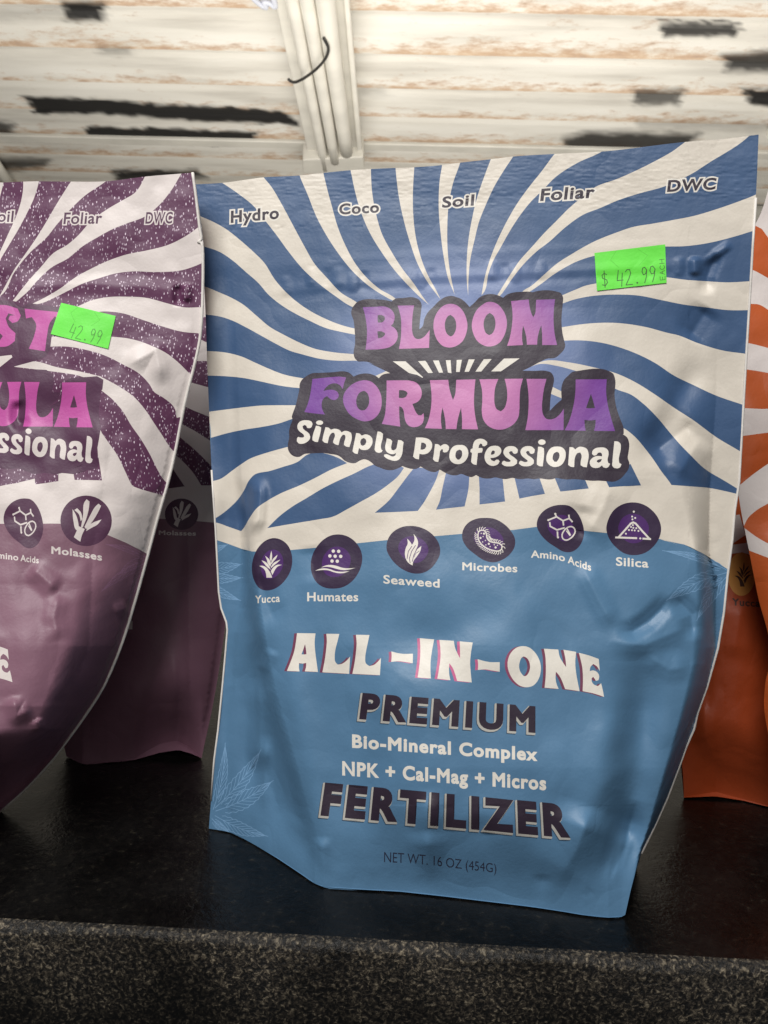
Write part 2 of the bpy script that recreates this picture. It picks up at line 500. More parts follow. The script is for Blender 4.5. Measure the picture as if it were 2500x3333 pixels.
def seam_back(parent, P, left, right, thick, mat, bottom_front, side=None, name='back_panel'):
    """rear film from side seam to side seam and the folded base under it"""
    L = P(left[:, 0], left[:, 1]); R = P(right[:, 0], right[:, 1])
    n = 44; t = np.linspace(0, 1, n)
    def res(Q):
        s = np.r_[0, np.cumsum(np.linalg.norm(np.diff(Q, axis=0), axis=1))]; s /= s[-1]
        return np.stack([np.interp(t, s, Q[:, k]) for k in range(3)], 1)
    L, R = res(L), res(R)
    mcol = 36; u = np.linspace(0, 1, mcol)
    vs = np.zeros((n, mcol, 3))
    for i in range(n):
        back = np.cross(R[i] - L[i], [0, 0, 1.0]); back[2] = 0; back /= np.linalg.norm(back)
        if back[1] < 0: back = -back
        pr = np.sin(np.pi * u) ** 0.7
        vs[i] = L[i] + (R[i] - L[i]) * u[:, None] + back * ((thick * sstep(0.12, 1.0, t[i]) + 0.006) * pr + 0.0001)[:, None]
    vs[:, :, 2] = np.maximum(vs[:, :, 2], 0.0006)
    v = vs.reshape(-1, 3)
    f = [(i * mcol + j, i * mcol + j + 1, (i + 1) * mcol + j + 1, (i + 1) * mcol + j) for i in range(n - 1) for j in range(mcol - 1)]
    mesh_obj(name, v, f, mat, parent)
    B = P(bottom_front[:, 0], bottom_front[:, 1])
    s = np.r_[0, np.cumsum(np.linalg.norm(np.diff(B, axis=0), axis=1))]; s /= s[-1]
    B = np.stack([np.interp(u, s, B[:, k]) for k in range(3)], 1)
    A = vs[-1]
    rows = 8
    g = np.array([A * (1 - k) + B * k for k in np.linspace(0, 1, rows)])
    lift = np.sin(np.linspace(0, np.pi, rows))[:, None] * np.sin(np.pi * u)[None] * 0.006
    g[:, :, 2] += lift
    f = [(i * mcol + j, i * mcol + j + 1, (i + 1) * mcol + j + 1, (i + 1) * mcol + j) for i in range(rows - 1) for j in range(mcol - 1)]
    mesh_obj('bottom_gusset', g.reshape(-1, 3), f, mat, parent)
    if side is not None:
        a, b = side
        QA = P(a[:, 0], a[:, 1]); QB = at_depth(b[:, 0], b[:, 1], b[:, 2])
        k = len(QA); rows = 6
        g = np.array([QA * (1 - w) + QB * w for w in np.linspace(0, 1, rows)])
        f = [(i * k + j, i * k + j + 1, (i + 1) * k + j + 1, (i + 1) * k + j) for i in range(rows - 1) for j in range(k - 1)]
        mesh_obj('side_fold', g.reshape(-1, 3), f, mat, parent)

def seal_edge(parent, P, pts, r=0.0004):
    q = P(pts[:, 0], pts[:, 1])
    tube('seal_edge', q, r, M_edge, parent, seg=6)

# ------------------------------------------------------------------ setting: counter, ceiling, wall
def counter_mat(name, edge):
    mt, nt, bs = new_mat(name)
    geo = nd(nt, 'ShaderNodeNewGeometry'); pos = geo.outputs['Position']
    wv = nd(nt, 'ShaderNodeTexNoise'); wv.inputs['Scale'].default_value = 420; wv.inputs['Detail'].default_value = 2; nt.links.new(pos, wv.inputs['Vector'])
    mp = nd(nt, 'ShaderNodeVectorMath', operation='MULTIPLY_ADD'); nt.links.new(wv.outputs['Color'], mp.inputs[0])
    mp.inputs[1].default_value = (0.0028, 0.0028, 0.0028); nt.links.new(pos, mp.inputs[2])
    n = nd(nt, 'ShaderNodeTexNoise'); n.inputs['Scale'].default_value = 780 if edge else 420; n.inputs['Detail'].default_value = 4; n.inputs['Roughness'].default_value = 0.6; nt.links.new(mp.outputs[0], n.inputs['Vector'])
    b = nd(nt, 'ShaderNodeTexNoise'); b.inputs['Scale'].default_value = 35; b.inputs['Detail'].default_value = 3; nt.links.new(pos, b.inputs['Vector'])
    if edge:
        c = ramp(nt, n.outputs[0], [(0.42, (0.004, 0.004, 0.004)), (0.50, (0.018, 0.015, 0.012)), (0.57, (0.045, 0.037, 0.027)), (0.69, (0.185, 0.155, 0.11))])
    else:
        c = ramp(nt, n.outputs[0], [(0.40, (0.003, 0.003, 0.003)), (0.62, (0.006, 0.0055, 0.005)), (0.73, (0.020, 0.0175, 0.013)), (0.88, (0.07, 0.06, 0.038))])
    vm = nd(nt, 'ShaderNodeMix', data_type='RGBA', blend_type='MULTIPLY'); vm.inputs[0].default_value = 1
    nt.links.new(c, vm.inputs[6]); nt.links.new(ramp(nt, b.outputs[0], [(0.3, 0.40 if edge else 0.6), (0.7, 1.5 if edge else 1.15)]), vm.inputs[7])
    nt.links.new(vm.outputs[2], bs.inputs['Base Color'])
    nt.links.new(ramp(nt, b.outputs[0], [(0.35, 0.45 if edge else 0.17), (0.65, 0.6 if edge else 0.34)]), bs.inputs['Roughness'])
    bs.inputs['Specular IOR Level'].default_value = 0.3 if edge else 0.22
    bp = nd(nt, 'ShaderNodeBump'); bp.inputs['Strength'].default_value = 0.7 if edge else 0.22; bp.inputs['Distance'].default_value = 0.0012
    nt.links.new(n.outputs[0], bp.inputs['Height']); nt.links.new(bp.outputs[0], bs.inputs['Normal'])
    return mt
M_ctop = counter_mat('black_granite', False); M_cedge = counter_mat('rough_granite_edge', True)
e0, e1 = on_plane(np.array([0.0, 2500.0]), np.array([3012.0, 3150.0]), 0.0)
dirx = (e1 - e0) / np.linalg.norm(e1 - e0); diry = np.array([-dirx[1], dirx[0], 0])
mid = (e0 + e1) / 2
counter = empty('counter', tuple(mid)); tag(counter, 'black speckled stone counter with a coarse grey front edge under all the pouches', 'counter')
def cpt(a, b, z): return mid + dirx * a + diry * b + np.array([0, 0, z])
r = 0.0035
v = [cpt(-1.1, r, 0), cpt(1.1, r, 0), cpt(1.1, 0.75, 0), cpt(-1.1, 0.75, 0), cpt(-1.1, 0.75, -0.05), cpt(1.1, 0.75, -0.05), cpt(1.1, r, -0.05), cpt(-1.1, r, -0.05)]
mesh_obj('counter_top', v, [(0, 1, 2, 3), (3, 2, 5, 4), (7, 4, 5, 6), (1, 6, 5, 2), (0, 3, 4, 7)], M_ctop, counter, smooth=False)
prof = [(r, 0.0)] + [(r - r * math.sin(a), -r + r * math.cos(a)) for a in np.linspace(0.2, math.pi / 2, 6)] + [(0, -0.05), (r, -0.05)]
na = 240; vs = []; fs = []
nz = Noise2(77, 3.0)
for i in range(na + 1):
    a = -1.1 + 2.2 * i / na
    for j, (b, z) in enumerate(prof):
        w = 0.0009 * float(nz(np.array(i * 1.0), np.array(j * 0.3))) if 0 < j < 7 else 0
        vs.append(cpt(a, b + w, z))
k = len(prof)
for i in range(na):
    for j in range(k - 1): fs.append((i * k + j, i * k + j + 1, (i + 1) * k + j + 1, (i + 1) * k + j))
mesh_obj('front_edge', vs, fs, M_cedge, counter)

# ceiling of white painted profiled sheet
ZC = HC + 0.9; PER = 0.2; Y0 = 1.415
def profile(y):
    ph = ((y - Y0) / PER) % 1.0
    return np.where(ph < 0.42, 0.022, np.where(ph < 0.50, 0.022 - (ph - 0.42) / 0.08 * 0.010, np.where(ph < 0.94, 0.012 - (ph - 0.50) / 0.44 * 0.03, -0.018 + (ph - 0.94) / 0.06 * 0.04)))
def K(key, pts): return T(key, pts)
marks = [  # black soft-edged patches put into the sheet's colour: outline, softness
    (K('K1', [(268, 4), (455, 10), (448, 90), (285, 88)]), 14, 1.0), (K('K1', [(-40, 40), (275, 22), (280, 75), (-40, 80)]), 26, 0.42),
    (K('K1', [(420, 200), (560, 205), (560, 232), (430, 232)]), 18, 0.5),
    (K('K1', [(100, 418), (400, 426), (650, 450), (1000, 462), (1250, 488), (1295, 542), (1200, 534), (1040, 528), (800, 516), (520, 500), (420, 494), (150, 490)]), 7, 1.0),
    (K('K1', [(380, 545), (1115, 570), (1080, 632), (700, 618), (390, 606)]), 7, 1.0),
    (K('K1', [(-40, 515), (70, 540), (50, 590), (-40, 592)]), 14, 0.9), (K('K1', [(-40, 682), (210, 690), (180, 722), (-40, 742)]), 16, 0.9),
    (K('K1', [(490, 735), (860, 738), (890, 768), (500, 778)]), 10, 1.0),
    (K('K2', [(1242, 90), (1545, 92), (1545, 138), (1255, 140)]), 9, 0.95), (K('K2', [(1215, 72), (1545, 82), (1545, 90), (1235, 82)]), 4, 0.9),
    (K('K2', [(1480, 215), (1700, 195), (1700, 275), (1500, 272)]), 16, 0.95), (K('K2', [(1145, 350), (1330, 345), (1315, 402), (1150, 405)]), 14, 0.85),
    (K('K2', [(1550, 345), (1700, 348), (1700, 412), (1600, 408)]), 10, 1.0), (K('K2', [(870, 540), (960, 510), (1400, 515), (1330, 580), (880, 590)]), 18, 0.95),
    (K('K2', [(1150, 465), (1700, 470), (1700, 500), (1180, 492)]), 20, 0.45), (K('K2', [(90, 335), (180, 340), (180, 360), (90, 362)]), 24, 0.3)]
gx = np.arange(-3.2, 3.2, 0.014); gy = np.r_[np.arange(0.75, 1.45, 0.02), np.arange(1.45, 3.24, 0.0062)]
XX, YY = np.meshgrid(gx, gy)
ZZ = ZC + profile(YY)
rel = np.stack([XX, YY, ZZ], -1) - CAM
dz = rel @ fw; PX = W / 2 + F * (rel @ RT) / dz; PY = H / 2 - F * (rel @ UP) / dz
wob = Noise2(5, 26.0); wob2 = Noise2(6, 9.0)
PXw = PX + wob(PX, PY * 3) * 7 + wob2(PX, PY * 2) * 2; PYw = PY + wob(PX + 500, PY * 3) * 3.2 + wob2(PX + 300, PY) * 0.5
black_patch = np.zeros_like(XX)
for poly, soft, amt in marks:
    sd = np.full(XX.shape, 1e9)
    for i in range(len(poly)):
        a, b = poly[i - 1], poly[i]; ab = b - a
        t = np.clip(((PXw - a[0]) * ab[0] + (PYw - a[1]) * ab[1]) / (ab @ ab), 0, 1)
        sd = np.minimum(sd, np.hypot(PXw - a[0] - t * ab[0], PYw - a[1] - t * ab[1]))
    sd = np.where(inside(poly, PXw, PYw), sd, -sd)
    black_patch = np.maximum(black_patch, amt * sstep(-soft * 1.2, soft * 0.9, sd))
ny, nx = XX.shape
fs = [(i * nx + j, i * nx + j + 1, (i + 1) * nx + j + 1, (i + 1) * nx + j) for i in range(ny - 1) for j in range(nx - 1)]
mt, nt, bs = new_mat('rusty_white_paint')
geo = nd(nt, 'ShaderNodeNewGeometry'); pos = geo.outputs['Position']
sx = nd(nt, 'ShaderNodeSeparateXYZ'); nt.links.new(pos, sx.inputs[0])
def math_(op, a, b=None):
    n = nd(nt, 'ShaderNodeMath', operation=op)
    for i, q in enumerate((a, b)):
        if q is None: continue
        if isinstance(q, (int, float)): n.inputs[i].default_value = q
        else: nt.links.new(q, n.inputs[i])
    return n.outputs[0]
ph = math_('FRACT', math_('DIVIDE', math_('SUBTRACT', sx.outputs[1], Y0), PER))
n1 = nd(nt, 'ShaderNodeTexNoise'); n1.inputs['Scale'].default_value = 2.2; n1.inputs['Detail'].default_value = 3; nt.links.new(pos, n1.inputs['Vector'])
n2 = nd(nt, 'ShaderNodeTexNoise'); n2.inputs['Scale'].default_value = 34; n2.inputs['Detail'].default_value = 7; n2.inputs['Roughness'].default_value = 0.7
mp = nd(nt, 'ShaderNodeMapping'); mp.inputs['Scale'].default_value = (0.55, 1.6, 1); nt.links.new(pos, mp.inputs[0]); nt.links.new(mp.outputs[0], n2.inputs['Vector'])
bandr = ramp(nt, ph, [(0.60, 0.0), (0.80, 0.45), (0.925, 1.0), (0.955, 0.25), (1.0, 0.0)])
thr = math_('ADD', math_('MULTIPLY', bandr, 0.34), math_('MULTIPLY', math_('SUBTRACT', n1.outputs[0], 0.5), 0.42))
rust = ramp(nt, math_('ADD', n2.outputs[0], thr), [(0.63, 0.0), (0.86, 1.0)])
rcol = ramp(nt, n2.outputs[0], [(0.35, (0.62, 0.40, 0.20)), (0.60, (0.42, 0.21, 0.08)), (0.75, (0.20, 0.085, 0.035))])
n3 = nd(nt, 'ShaderNodeTexNoise'); n3.inputs['Scale'].default_value = 5; n3.inputs['Detail'].default_value = 5
mp3 = nd(nt, 'ShaderNodeMapping'); mp3.inputs['Scale'].default_value = (0.5, 5, 1); nt.links.new(pos, mp3.inputs[0]); nt.links.new(mp3.outputs[0], n3.inputs['Vector'])
paint = ramp(nt, n3.outputs[0], [(0.3, (0.58, 0.55, 0.49)), (0.5, (0.74, 0.71, 0.64)), (0.7, (0.81, 0.785, 0.72))])
c1 = mixc(nt, math_('MULTIPLY', rust, 0.68), paint, rcol)
at = nd(nt, 'ShaderNodeAttribute', attribute_name='black_patch')
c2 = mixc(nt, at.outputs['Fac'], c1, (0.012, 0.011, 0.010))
nt.links.new(c2, bs.inputs['Base Color']); bs.inputs['Roughness'].default_value = 0.55
bp = nd(nt, 'ShaderNodeBump'); bp.inputs['Strength'].default_value = 0.35; bp.inputs['Distance'].default_value = 0.004
nt.links.new(n2.outputs[0], bp.inputs['Height']); nt.links.new(bp.outputs[0], bs.inputs['Normal'])
ceil = mesh_obj('ceiling', np.stack([XX, YY, ZZ], -1).reshape(-1, 3), fs, mt, None, smooth=False)
at_ = ceil.data.attributes.new('black_patch', 'FLOAT', 'POINT'); at_.data.foreach_set('value', black_patch.ravel().astype(np.float32))
tag(ceil, 'white painted ribbed metal ceiling with rust and black patches', 'ceiling')

def paintmat(name, c, rough=0.45):
    mt, nt, bs = new_mat(name)
    n = nd(nt, 'ShaderNodeTexNoise'); n.inputs['Scale'].default_value = 9; n.inputs['Detail'].default_value = 6
    geo = nd(nt, 'ShaderNodeNewGeometry'); nt.links.new(geo.outputs['Position'], n.inputs['Vector'])
    nt.links.new(ramp(nt, n.outputs[0], [(0.35, tuple(0.86 * x for x in c)), (0.6, c)]), bs.inputs['Base Color'])
    bs.inputs['Roughness'].default_value = rough
    return mt
M_wht = paintmat('white_gloss_paint', (0.80, 0.77, 0.69), 0.35); M_gry = paintmat('grey_white_paint', (0.62, 0.61, 0.56))
M_wire = paintmat('dark_wire', (0.03, 0.028, 0.026))
def CP(x, y, drop): return on_plane(np.array(float(x)), np.array(float(y)), ZC - drop)
def ext(x0, y0, x1, y1, y):  # point of the traced line at row y
    return x0 + (x1 - x0) * (y - y0) / (y1 - y0)
def along(name, l, rr, drop, mat, yend, bend=0):
    pts = []
    for q in np.linspace(-260, yend, 14):
        x = ext(*l, q) + bend * math.sin((q + 260) / 800 * math.pi)
        pts.append(CP(x, q, drop))
    return tube(name, pts, rr, mat, None, 14)
def strip(name, la, lb, drop, th, mat, yend):
    q = [CP(ext(*la, -260), -260, drop), CP(ext(*lb, -260), -260, drop), CP(ext(*lb, yend), yend, drop), CP(ext(*la, yend), yend, drop)]
    return prism(name, q, th, mat)
beam = strip('ceiling_beam', (893, 0, 1008, 527), (1133, 0, 1177, 500), 0.045, 0.04, M_wht, 512)
tag(beam, 'flat white beam crossing under the ribbed ceiling behind the blue pouch', 'beam')
prism('end_bracket', [CP(985, 522, 0.075), CP(1182, 512, 0.075), CP(1186, 556, 0.075), CP(985, 562, 0.075)], 0.07, M_wht, beam)
prism('edge_flange', [CP(ext(1118, 0, 1163, 500, -260), -260, 0.056), CP(ext(1136, 0, 1180, 500, -260), -260, 0.056), CP(1180, 505, 0.056), CP(1164, 505, 0.056)], 0.014, M_wht, beam)
g = 'pipes along the ceiling beam'
c_a = tag(along('ceiling_pipe', (952, 0, 1058, 540), 0.0150, 0.062, M_wht, 545), 'slim white pipe on the left of the beam, reaching lowest towards the blue pouch', 'pipe', g)
c_b = tag(along('ceiling_pipe', (1000, 0, 1092, 530), 0.0165, 0.066, M_wht, 522), 'white pipe in the middle of the beam, second from its left edge', 'pipe', g)
c_c = tag(along('ceiling_pipe', (1062, 0, 1130, 500), 0.0205, 0.070, M_wht, 494, -4), 'thickest white pipe, on the right of the beam', 'pipe', g)
wp = smooth_open(T('K1', [(1398, 165), (1418, 205), (1410, 245), (1375, 290), (1325, 330), (1285, 352), (1262, 354), (1246, 342)]), 5)
tag(tube('wire_tie', [CP(x, y, 0.098 - 0.012 * abs(i / len(wp) - 0.5)) for i, (x, y) in enumerate(wp)], 0.0034, M_wire, None, 8), 'thin dark wire looped round the white ceiling pipes', 'wire')
tp = smooth_open(T('K1', [(1075, -30), (1110, 5), (1150, 32), (1140, 5), (1165, 12), (1190, 28), (1175, -30)]), 4)
tag(tube('plastic_strap', [CP(x, y, 0.075) for x, y in tp], 0.006, paintmat('bluish_plastic', (0.66, 0.68, 0.76), 0.3), None, 6), 'scrap of pale plastic strap hanging beside the top of the beam', 'strap')
q = [CP(-900, 500, 0.0), CP(3300, 560, 0.0)]
yb0 = 2.62
tag(prism('cross_beam', [(-3.2, yb0, ZC - 0.022), (3.2, yb0, ZC - 0.022), (3.2, yb0 + 0.06, ZC - 0.022), (-3.2, yb0 + 0.06, ZC - 0.022)], 0.045, M_wht), 'long white bar across the far end of the ceiling', 'beam')
mt, nt, bs = new_mat('wall_boards')
geo = nd(nt, 'ShaderNodeNewGeometry'); mp = nd(nt, 'ShaderNodeMapping'); mp.inputs['Scale'].default_value = (0.8, 1, 6); nt.links.new(geo.outputs['Position'], mp.inputs[0])
n = nd(nt, 'ShaderNodeTexNoise'); n.inputs['Scale'].default_value = 4; n.inputs['Detail'].default_value = 6; nt.links.new(mp.outputs[0], n.inputs['Vector'])
nt.links.new(ramp(nt, n.outputs[0], [(0.3, (0.40, 0.38, 0.33)), (0.7, (0.66, 0.64, 0.58))]), bs.inputs['Base Color']); bs.inputs['Roughness'].default_value = 0.6
vs = []; fs = []
for i, z in enumerate(np.arange(0.02, ZC + 0.02, 0.13)):
    b = len(vs); z1 = min(z + 0.126, ZC + 0.02)
    for yy, zz in ((3.25, z), (3.242, z + 0.004), (3.25, z1), (3.29, z1), (3.29, z)):
        vs += [(-3.2, yy, zz), (3.2, yy, zz)]
    for j in range(5): fs.append((b + 2 * j, b + 2 * j + 1, b + (2 * j + 3) % 10, b + (2 * j + 2) % 10))
tag(mesh_obj('back_wall', vs, fs, mt, None, smooth=False), 'pale weathered board wall far behind the orange pouches', 'wall')
g = 'slanting braces under the ceiling'
for (xa, ya, xb, yb), lab in (((2560, 340, 2440, 585), 'slanting white brace beside the top corner of the blue pouch'), ((-60, 470, 60, 640), 'slanting white brace above the sparkly purple pouch')):
    tag(tube('ceiling_brace', [CP(xa, ya, 0.03), at_depth(np.array(float(xb)), np.array(float(yb)), np.array(3.2))], 0.020, M_wht, None, 12), lab, 'brace', g)
# ------------------------------------------------------------------ the blue pouch
edge_top = T('S', [(635, 600)], 'C1', [(250, 350), (510, 315), (750, 302), (900, 286), (1080, 268), (1215, 260)], 'C2', [(0, 236), (140, 218), (340, 196), (480, 179), (750, 162), (1060, 146), (1590, 85)], 'C7', [(1300, 195), (1575, 160)])
edge_right = T('C6', [(480, 450), (460, 750), (440, 1100), (425, 1350), (405, 1700), (380, 2150)], 'C8', [(500, 80), (490, 200), (470, 350), (455, 500), (430, 650), (385, 810), (345, 920)], 'C4', [(1659, 1745)], 'C6', [], 'S', [(2235, 2427), (2210, 2497), (2170, 2602), (2130, 2692), (2087, 2777)])
edge_body = T('S', [(2080, 2795), (2065, 2852), (2052, 2902), (2042, 2947), (2035, 2978)])
edge_bot = T('S', [(2024, 2984), (1980, 2987), (1905, 2980), (1830, 2967), (1730, 2952), (1580, 2934), (1430, 2916), (1300, 2902), (1200, 2897), (1055, 2888), (1025, 2876), (975, 2842), (900, 2792), (815, 2742), (750, 2710), (680, 2697)])
edge_left = T('S', [(687, 2605), (697, 2475), (710, 2375), (725, 2225), (734, 2125), (740, 2050), (737, 2025), (720, 1980), (712, 1925), (702, 1725), (695, 1625), (689, 1530), (680, 1320), (674, 1170), (670, 1045), (665, 920), (664, 815), (650, 690)])
outline = sm(np.vstack([edge_top, edge_right, edge_body, edge_bot, edge_left]), thr=40, seg=6)

Zc = dict(TL=0.305, TR=0.264, BL=0.308, BR=0.286)
def z0(x, y):
    u = (x - 650) / 1790.0; v = (y - 520) / 2260.0
    top = (1 - u) / Zc['TL'] + u / Zc['TR']; bot = (1 - u) / Zc['BL'] + u / Zc['BR']
    return 1.0 / (top * (1 - v) + bot * v)
ib = lambda y, a: np.interp(y, [q[0] for q in a], [q[1] for q in a])
Bq = [(440, 0), (640, 0), (800, .0012), (1000, .0035), (1250, .0085), (1500, .014), (1800, .021), (2100, .029), (2500, .037), (2900, .042)]
Ls = [(440, 690), (700, 705), (1000, 735), (1300, 746), (1550, 755), (1750, 782), (1900, 782), (1980, 770), (2060, 746), (2130, 740), (2250, 733), (2400, 712), (2600, 690), (2700, 680)]
Lr = [(440, 1050), (1000, 1000), (1300, 930), (1550, 862), (1700, 832), (1800, 826), (1900, 826), (2000, 838), (2130, 860), (2250, 884), (2400, 927), (2600, 982), (2750, 1027), (2880, 1050)]
Rr = [(440, 1900), (1000, 2020), (1300, 2110), (1600, 2215), (1800, 2262), (1913, 2268), (2164, 2252), (2344, 2208), (2540, 2152), (2697, 2108), (2783, 2078), (2990, 2030)]
Rs = [(440, 2400), (900, 2338), (1300, 2330), (1600, 2310), (1790, 2306), (1900, 2330), (2109, 2330), (2235, 2302), (2321, 2270), (2427, 2236), (2602, 2171), (2777, 2089), (2900, 2125), (2990, 2180)]
by = edge_bot[::-1]
def zshelf(x):
    yb = np.interp(x, by[:, 0], by[:, 1])
    return depth_on(x, yb, 0.0004), yb
N1, N2, N3, N4 = Noise2(11, 230), Noise2(12, 95), Noise2(13, 38), Noise2(14, 9)
CR = [([(838, 1545), (845, 1610), (838, 1690), (815, 1745)], .0026, 13), ([(792, 1560), (800, 1640), (792, 1730)], -.0012, 10),
      ([(2000, 2058), (2060, 2055), (2110, 2022), (2150, 1985), (2185, 1935)], -.0022, 15), ([(1890, 1830), (1950, 1955), (2008, 2052)], .0016, 18),
      ([(1960, 2085), (2100, 2098), (2250, 2035)], .0012, 18), ([(2100, 2130), (2180, 2180), (2250, 2170)], .0009, 18), ([(2180, 1930), (2250, 2000), (2258, 2090)], -.0022, 16),
      ([(1385, 2700), (1402, 2900)], .0036, 30), ([(1765, 2840), (1752, 2955)], -.0030, 14), ([(1930, 2620), (1880, 2760), (1800, 2900)], .0050, 60),
      ([(1900, 2925), (1930, 2895)], -.0012, 8), ([(2075, 2600), (2030, 2760), (1975, 2890)], -.0036, 22), ([(2040, 2700), (1990, 2890)], .0022, 16),
      ([(1043, 2720), (1046, 2870)], .0040, 16), ([(842, 2200), (846, 2330), (840, 2520)], .0038, 18), ([(866, 2390), (858, 2660)], .0022, 12), ([(1050, 2875), (1150, 2850), (1260, 2838)], .0020, 16),
      ([(2335, 815), (2302, 900), (2300, 965)], -.0016, 12), ([(2285, 860), (2385, 788)], .0009, 7), ([(2262, 830), (2262, 900)], .0010, 9),
      ([(2310, 995), (2235, 1110)], -.0016, 26), ([(2270, 1365), (2105, 1490)], -.0026, 34), ([(2285, 1420), (2200, 1560)], .0016, 30),
      ([(1330, 2150), (1210, 2350)], .0008, 40), ([(2000, 1560), (1960, 1660), (1900, 1760)], .0018, 30), ([(1905, 1640), (1880, 1760)], -.0012, 26),
      ([(1010, 1770), (1030, 1900)], -.0010, 22), ([(840, 1860), (870, 1960), (905, 2040)], -.0012, 18), ([(850, 2190), (890, 2110)], .0012, 12),
      ([(700, 985), (900, 945), (1100, 925), (1430, 900), (1800, 885), (2200, 862), (2440, 850)], .00022, 9), ([(700, 1010), (1100, 950), (1430, 925), (2200, 888), (2440, 876)], -.00015, 8),
      ([(700, 880), (1100, 850), (1430, 826), (2200, 792), (2440, 780)], .00012, 8)]
for xx, yy, aa in ((1010, 900, .0010), (1062, 905, -.0008), (1100, 900, .0008), (1148, 920, .0012), (1182, 915, -.0010), (1330, 905, .0010), (1366, 910, .0013), (1402, 905, -.001), (1600, 880, .0013), (1640, 888, -.0009), (1676, 890, .0012), (1760, 880, .0008), (2208, 868, .0014), (2258, 870, .0014), (2110, 880, -.0007), (930, 930, .0009)):
    CR.append(([(xx, yy - 38), (xx + 3, yy), (xx, yy + 38)], aa * 0.35, 8))
FOLDS = [([(930, 2080), (985, 2420), (1075, 2880)], .0034, 60), ([(1130, 2160), (1160, 2450), (1200, 2860)], -.0018, 70), ([(2110, 2080), (2070, 2480), (1985, 2920)], -.0040, 62),
         ([(2010, 2180), (1960, 2560), (1850, 2930)], .0026, 70), ([(1390, 2560), (1402, 2930)], .0032, 46), ([(1560, 2640), (1620, 2950)], -.0020, 50), ([(880, 1990), (820, 2300), (800, 2640)], -.0022, 32),
         ([(1700, 1950), (1500, 2060), (1250, 2090)], -.0014, 70), ([(2290, 1150), (2150, 1400), (2080, 1560)], -.0022, 48)]
def P_blue(x, y, lift=0.0):
    x = np.asarray(x, float); y = np.asarray(y, float)
    ls, lr, rr, rs = ib(y, Ls), ib(y, Lr), ib(y, Rr), ib(y, Rs)
    b = np.clip((rs - x) / (rs - rr), 0, 1)
    k = sstep(1750, 2050, y); ea = 0
    for dx in (-14, -7, 0, 7, 14):      # the fold is rounded, not a knife edge
        a = np.clip((x + dx - ls) / (lr - ls), 0, 1)
        ea = ea + 0.2 * ((1 - k) * np.sin(a * np.pi / 2) + k * (0.38 * a + 0.62 * a ** 4))
    ea = ea * np.clip((x - ls) / 30.0, 0, 1)
    eb = np.sin(b * np.pi / 2) ** 0.9
    cx = (lr + rr) / 2; hw = (rr - lr) / 2
    dome = 1 - 0.36 * np.clip(np.abs(x - cx) / hw, 0, 1.15) ** 2
    D = ib(y, Bq) * ea * eb * dome
    body = np.clip(ea * eb, 0, 1)
    am = sstep(520, 1500, y) * 0.8 + 0.2
    D = D + am * (0.0013 * N1(x, y) + 0.00022 * N2(x, y)) * (0.35 + 0.65 * body) + 0.000025 * N3(x, y)
    for pts, amp, s in CR: D = D + crease(x, y, pts, amp, s)
    for pts, amp, s in FOLDS: D = D + crease(x, y, pts, amp, s, False)
    # embossed top seal
    seal = sstep(740, 705, y + (x - 1500) * 0.075)
    D = D + seal * (0.000025 * N4(x * 0.45, y * 1.6 + 3000) + 0.000012 * np.sin((y + (x - 1500) * 0.075) / 2.6) * sstep(-0.6, 1.2, N2(x * 0.8, y * 2 + 700)))
    zs, yb = zshelf(x)
    w = sstep(yb - 300, yb - 2, y)
    z = (z0(x, y) - D) * (1 - w) + zs * w
    # the loose wavy side seams
    z = z - 0.0022 * np.sin(y / 120.0) * sstep(745, 690, x) * sstep(900, 1100, y) * (1 - w)
    return at_depth(x, y, z - lift)

L = []   # printed layers, lowest first
def add(part, mat, *shapes):
    L.append((part, mat, list(shapes) if len(shapes) > 1 else shapes[0]))
add('front_panel', M_blue, outline)
cream_low = T('S', [(560, 300), (560, 1700)], 'C3', [(200, 512), (285, 540), (370, 572), (440, 590), (560, 590), (700, 580), (850, 566), (1000, 550), (1140, 535), (1330, 515), (1659, 488)],
              'C4', [(150, 475), (300, 462), (480, 450), (630, 430), (760, 430), (945, 455), (1090, 470), (1260, 480), (1440, 510), (1560, 545)], 'C8', [(195, 200), (290, 220), (370, 258), (470, 322), (520, 370)], 'S', [(2560, 1700), (2560, 300)])
def region(p): return np.asarray(p)
add('front_panel', M_cream, cream_low)
dark = np.vstack([T('S', [(560, 320), (560, 1575)]), smooth_open(T('C3', [(170, 135), (240, 115), (310, 65), (370, 22)], 'C1', [(440, 2140), (560, 2100), (670, 2070)])), T('S', [(1000, 1452), (1500, 1500), (2010, 1470)]),
                  smooth_open(T('C2', [(1180, 1935), (1270, 2000), (1340, 2080), (1400, 2160)], 'C4', [(1440, 60), (1510, 156)])), smooth_open(T('C4', [(1512, 157), (1659, 168)], 'S', [(2320, 1590), (2410, 1610)])), T('S', [(2560, 1640), (2560, 320)])])
add('front_panel', M_stripe, dark)
W_ = []
W_.append(sm(T('C1', [(200, 320), (350, 420), (450, 500), (530, 600), (600, 690), (680, 800), (780, 920), (880, 1010), (980, 1085), (1095, 1158), (1180, 1180), (1125, 1130), (1020, 1065), (930, 970), (850, 880), (780, 760), (710, 630), (640, 500), (570, 380), (500, 290), (480, 250)])))
W_.append(sm(T('C1', [(735, 250), (750, 300), (800, 420), (860, 570), (930, 700), (1010, 820), (1100, 930), (1200, 1020), (1290, 1080), (1355, 1115), (1400, 1130), (1370, 1100), (1270, 1040), (1190, 970), (1110, 870), (1050, 760), (1000, 640), (960, 500), (930, 390), (905, 285), (895, 240)])))
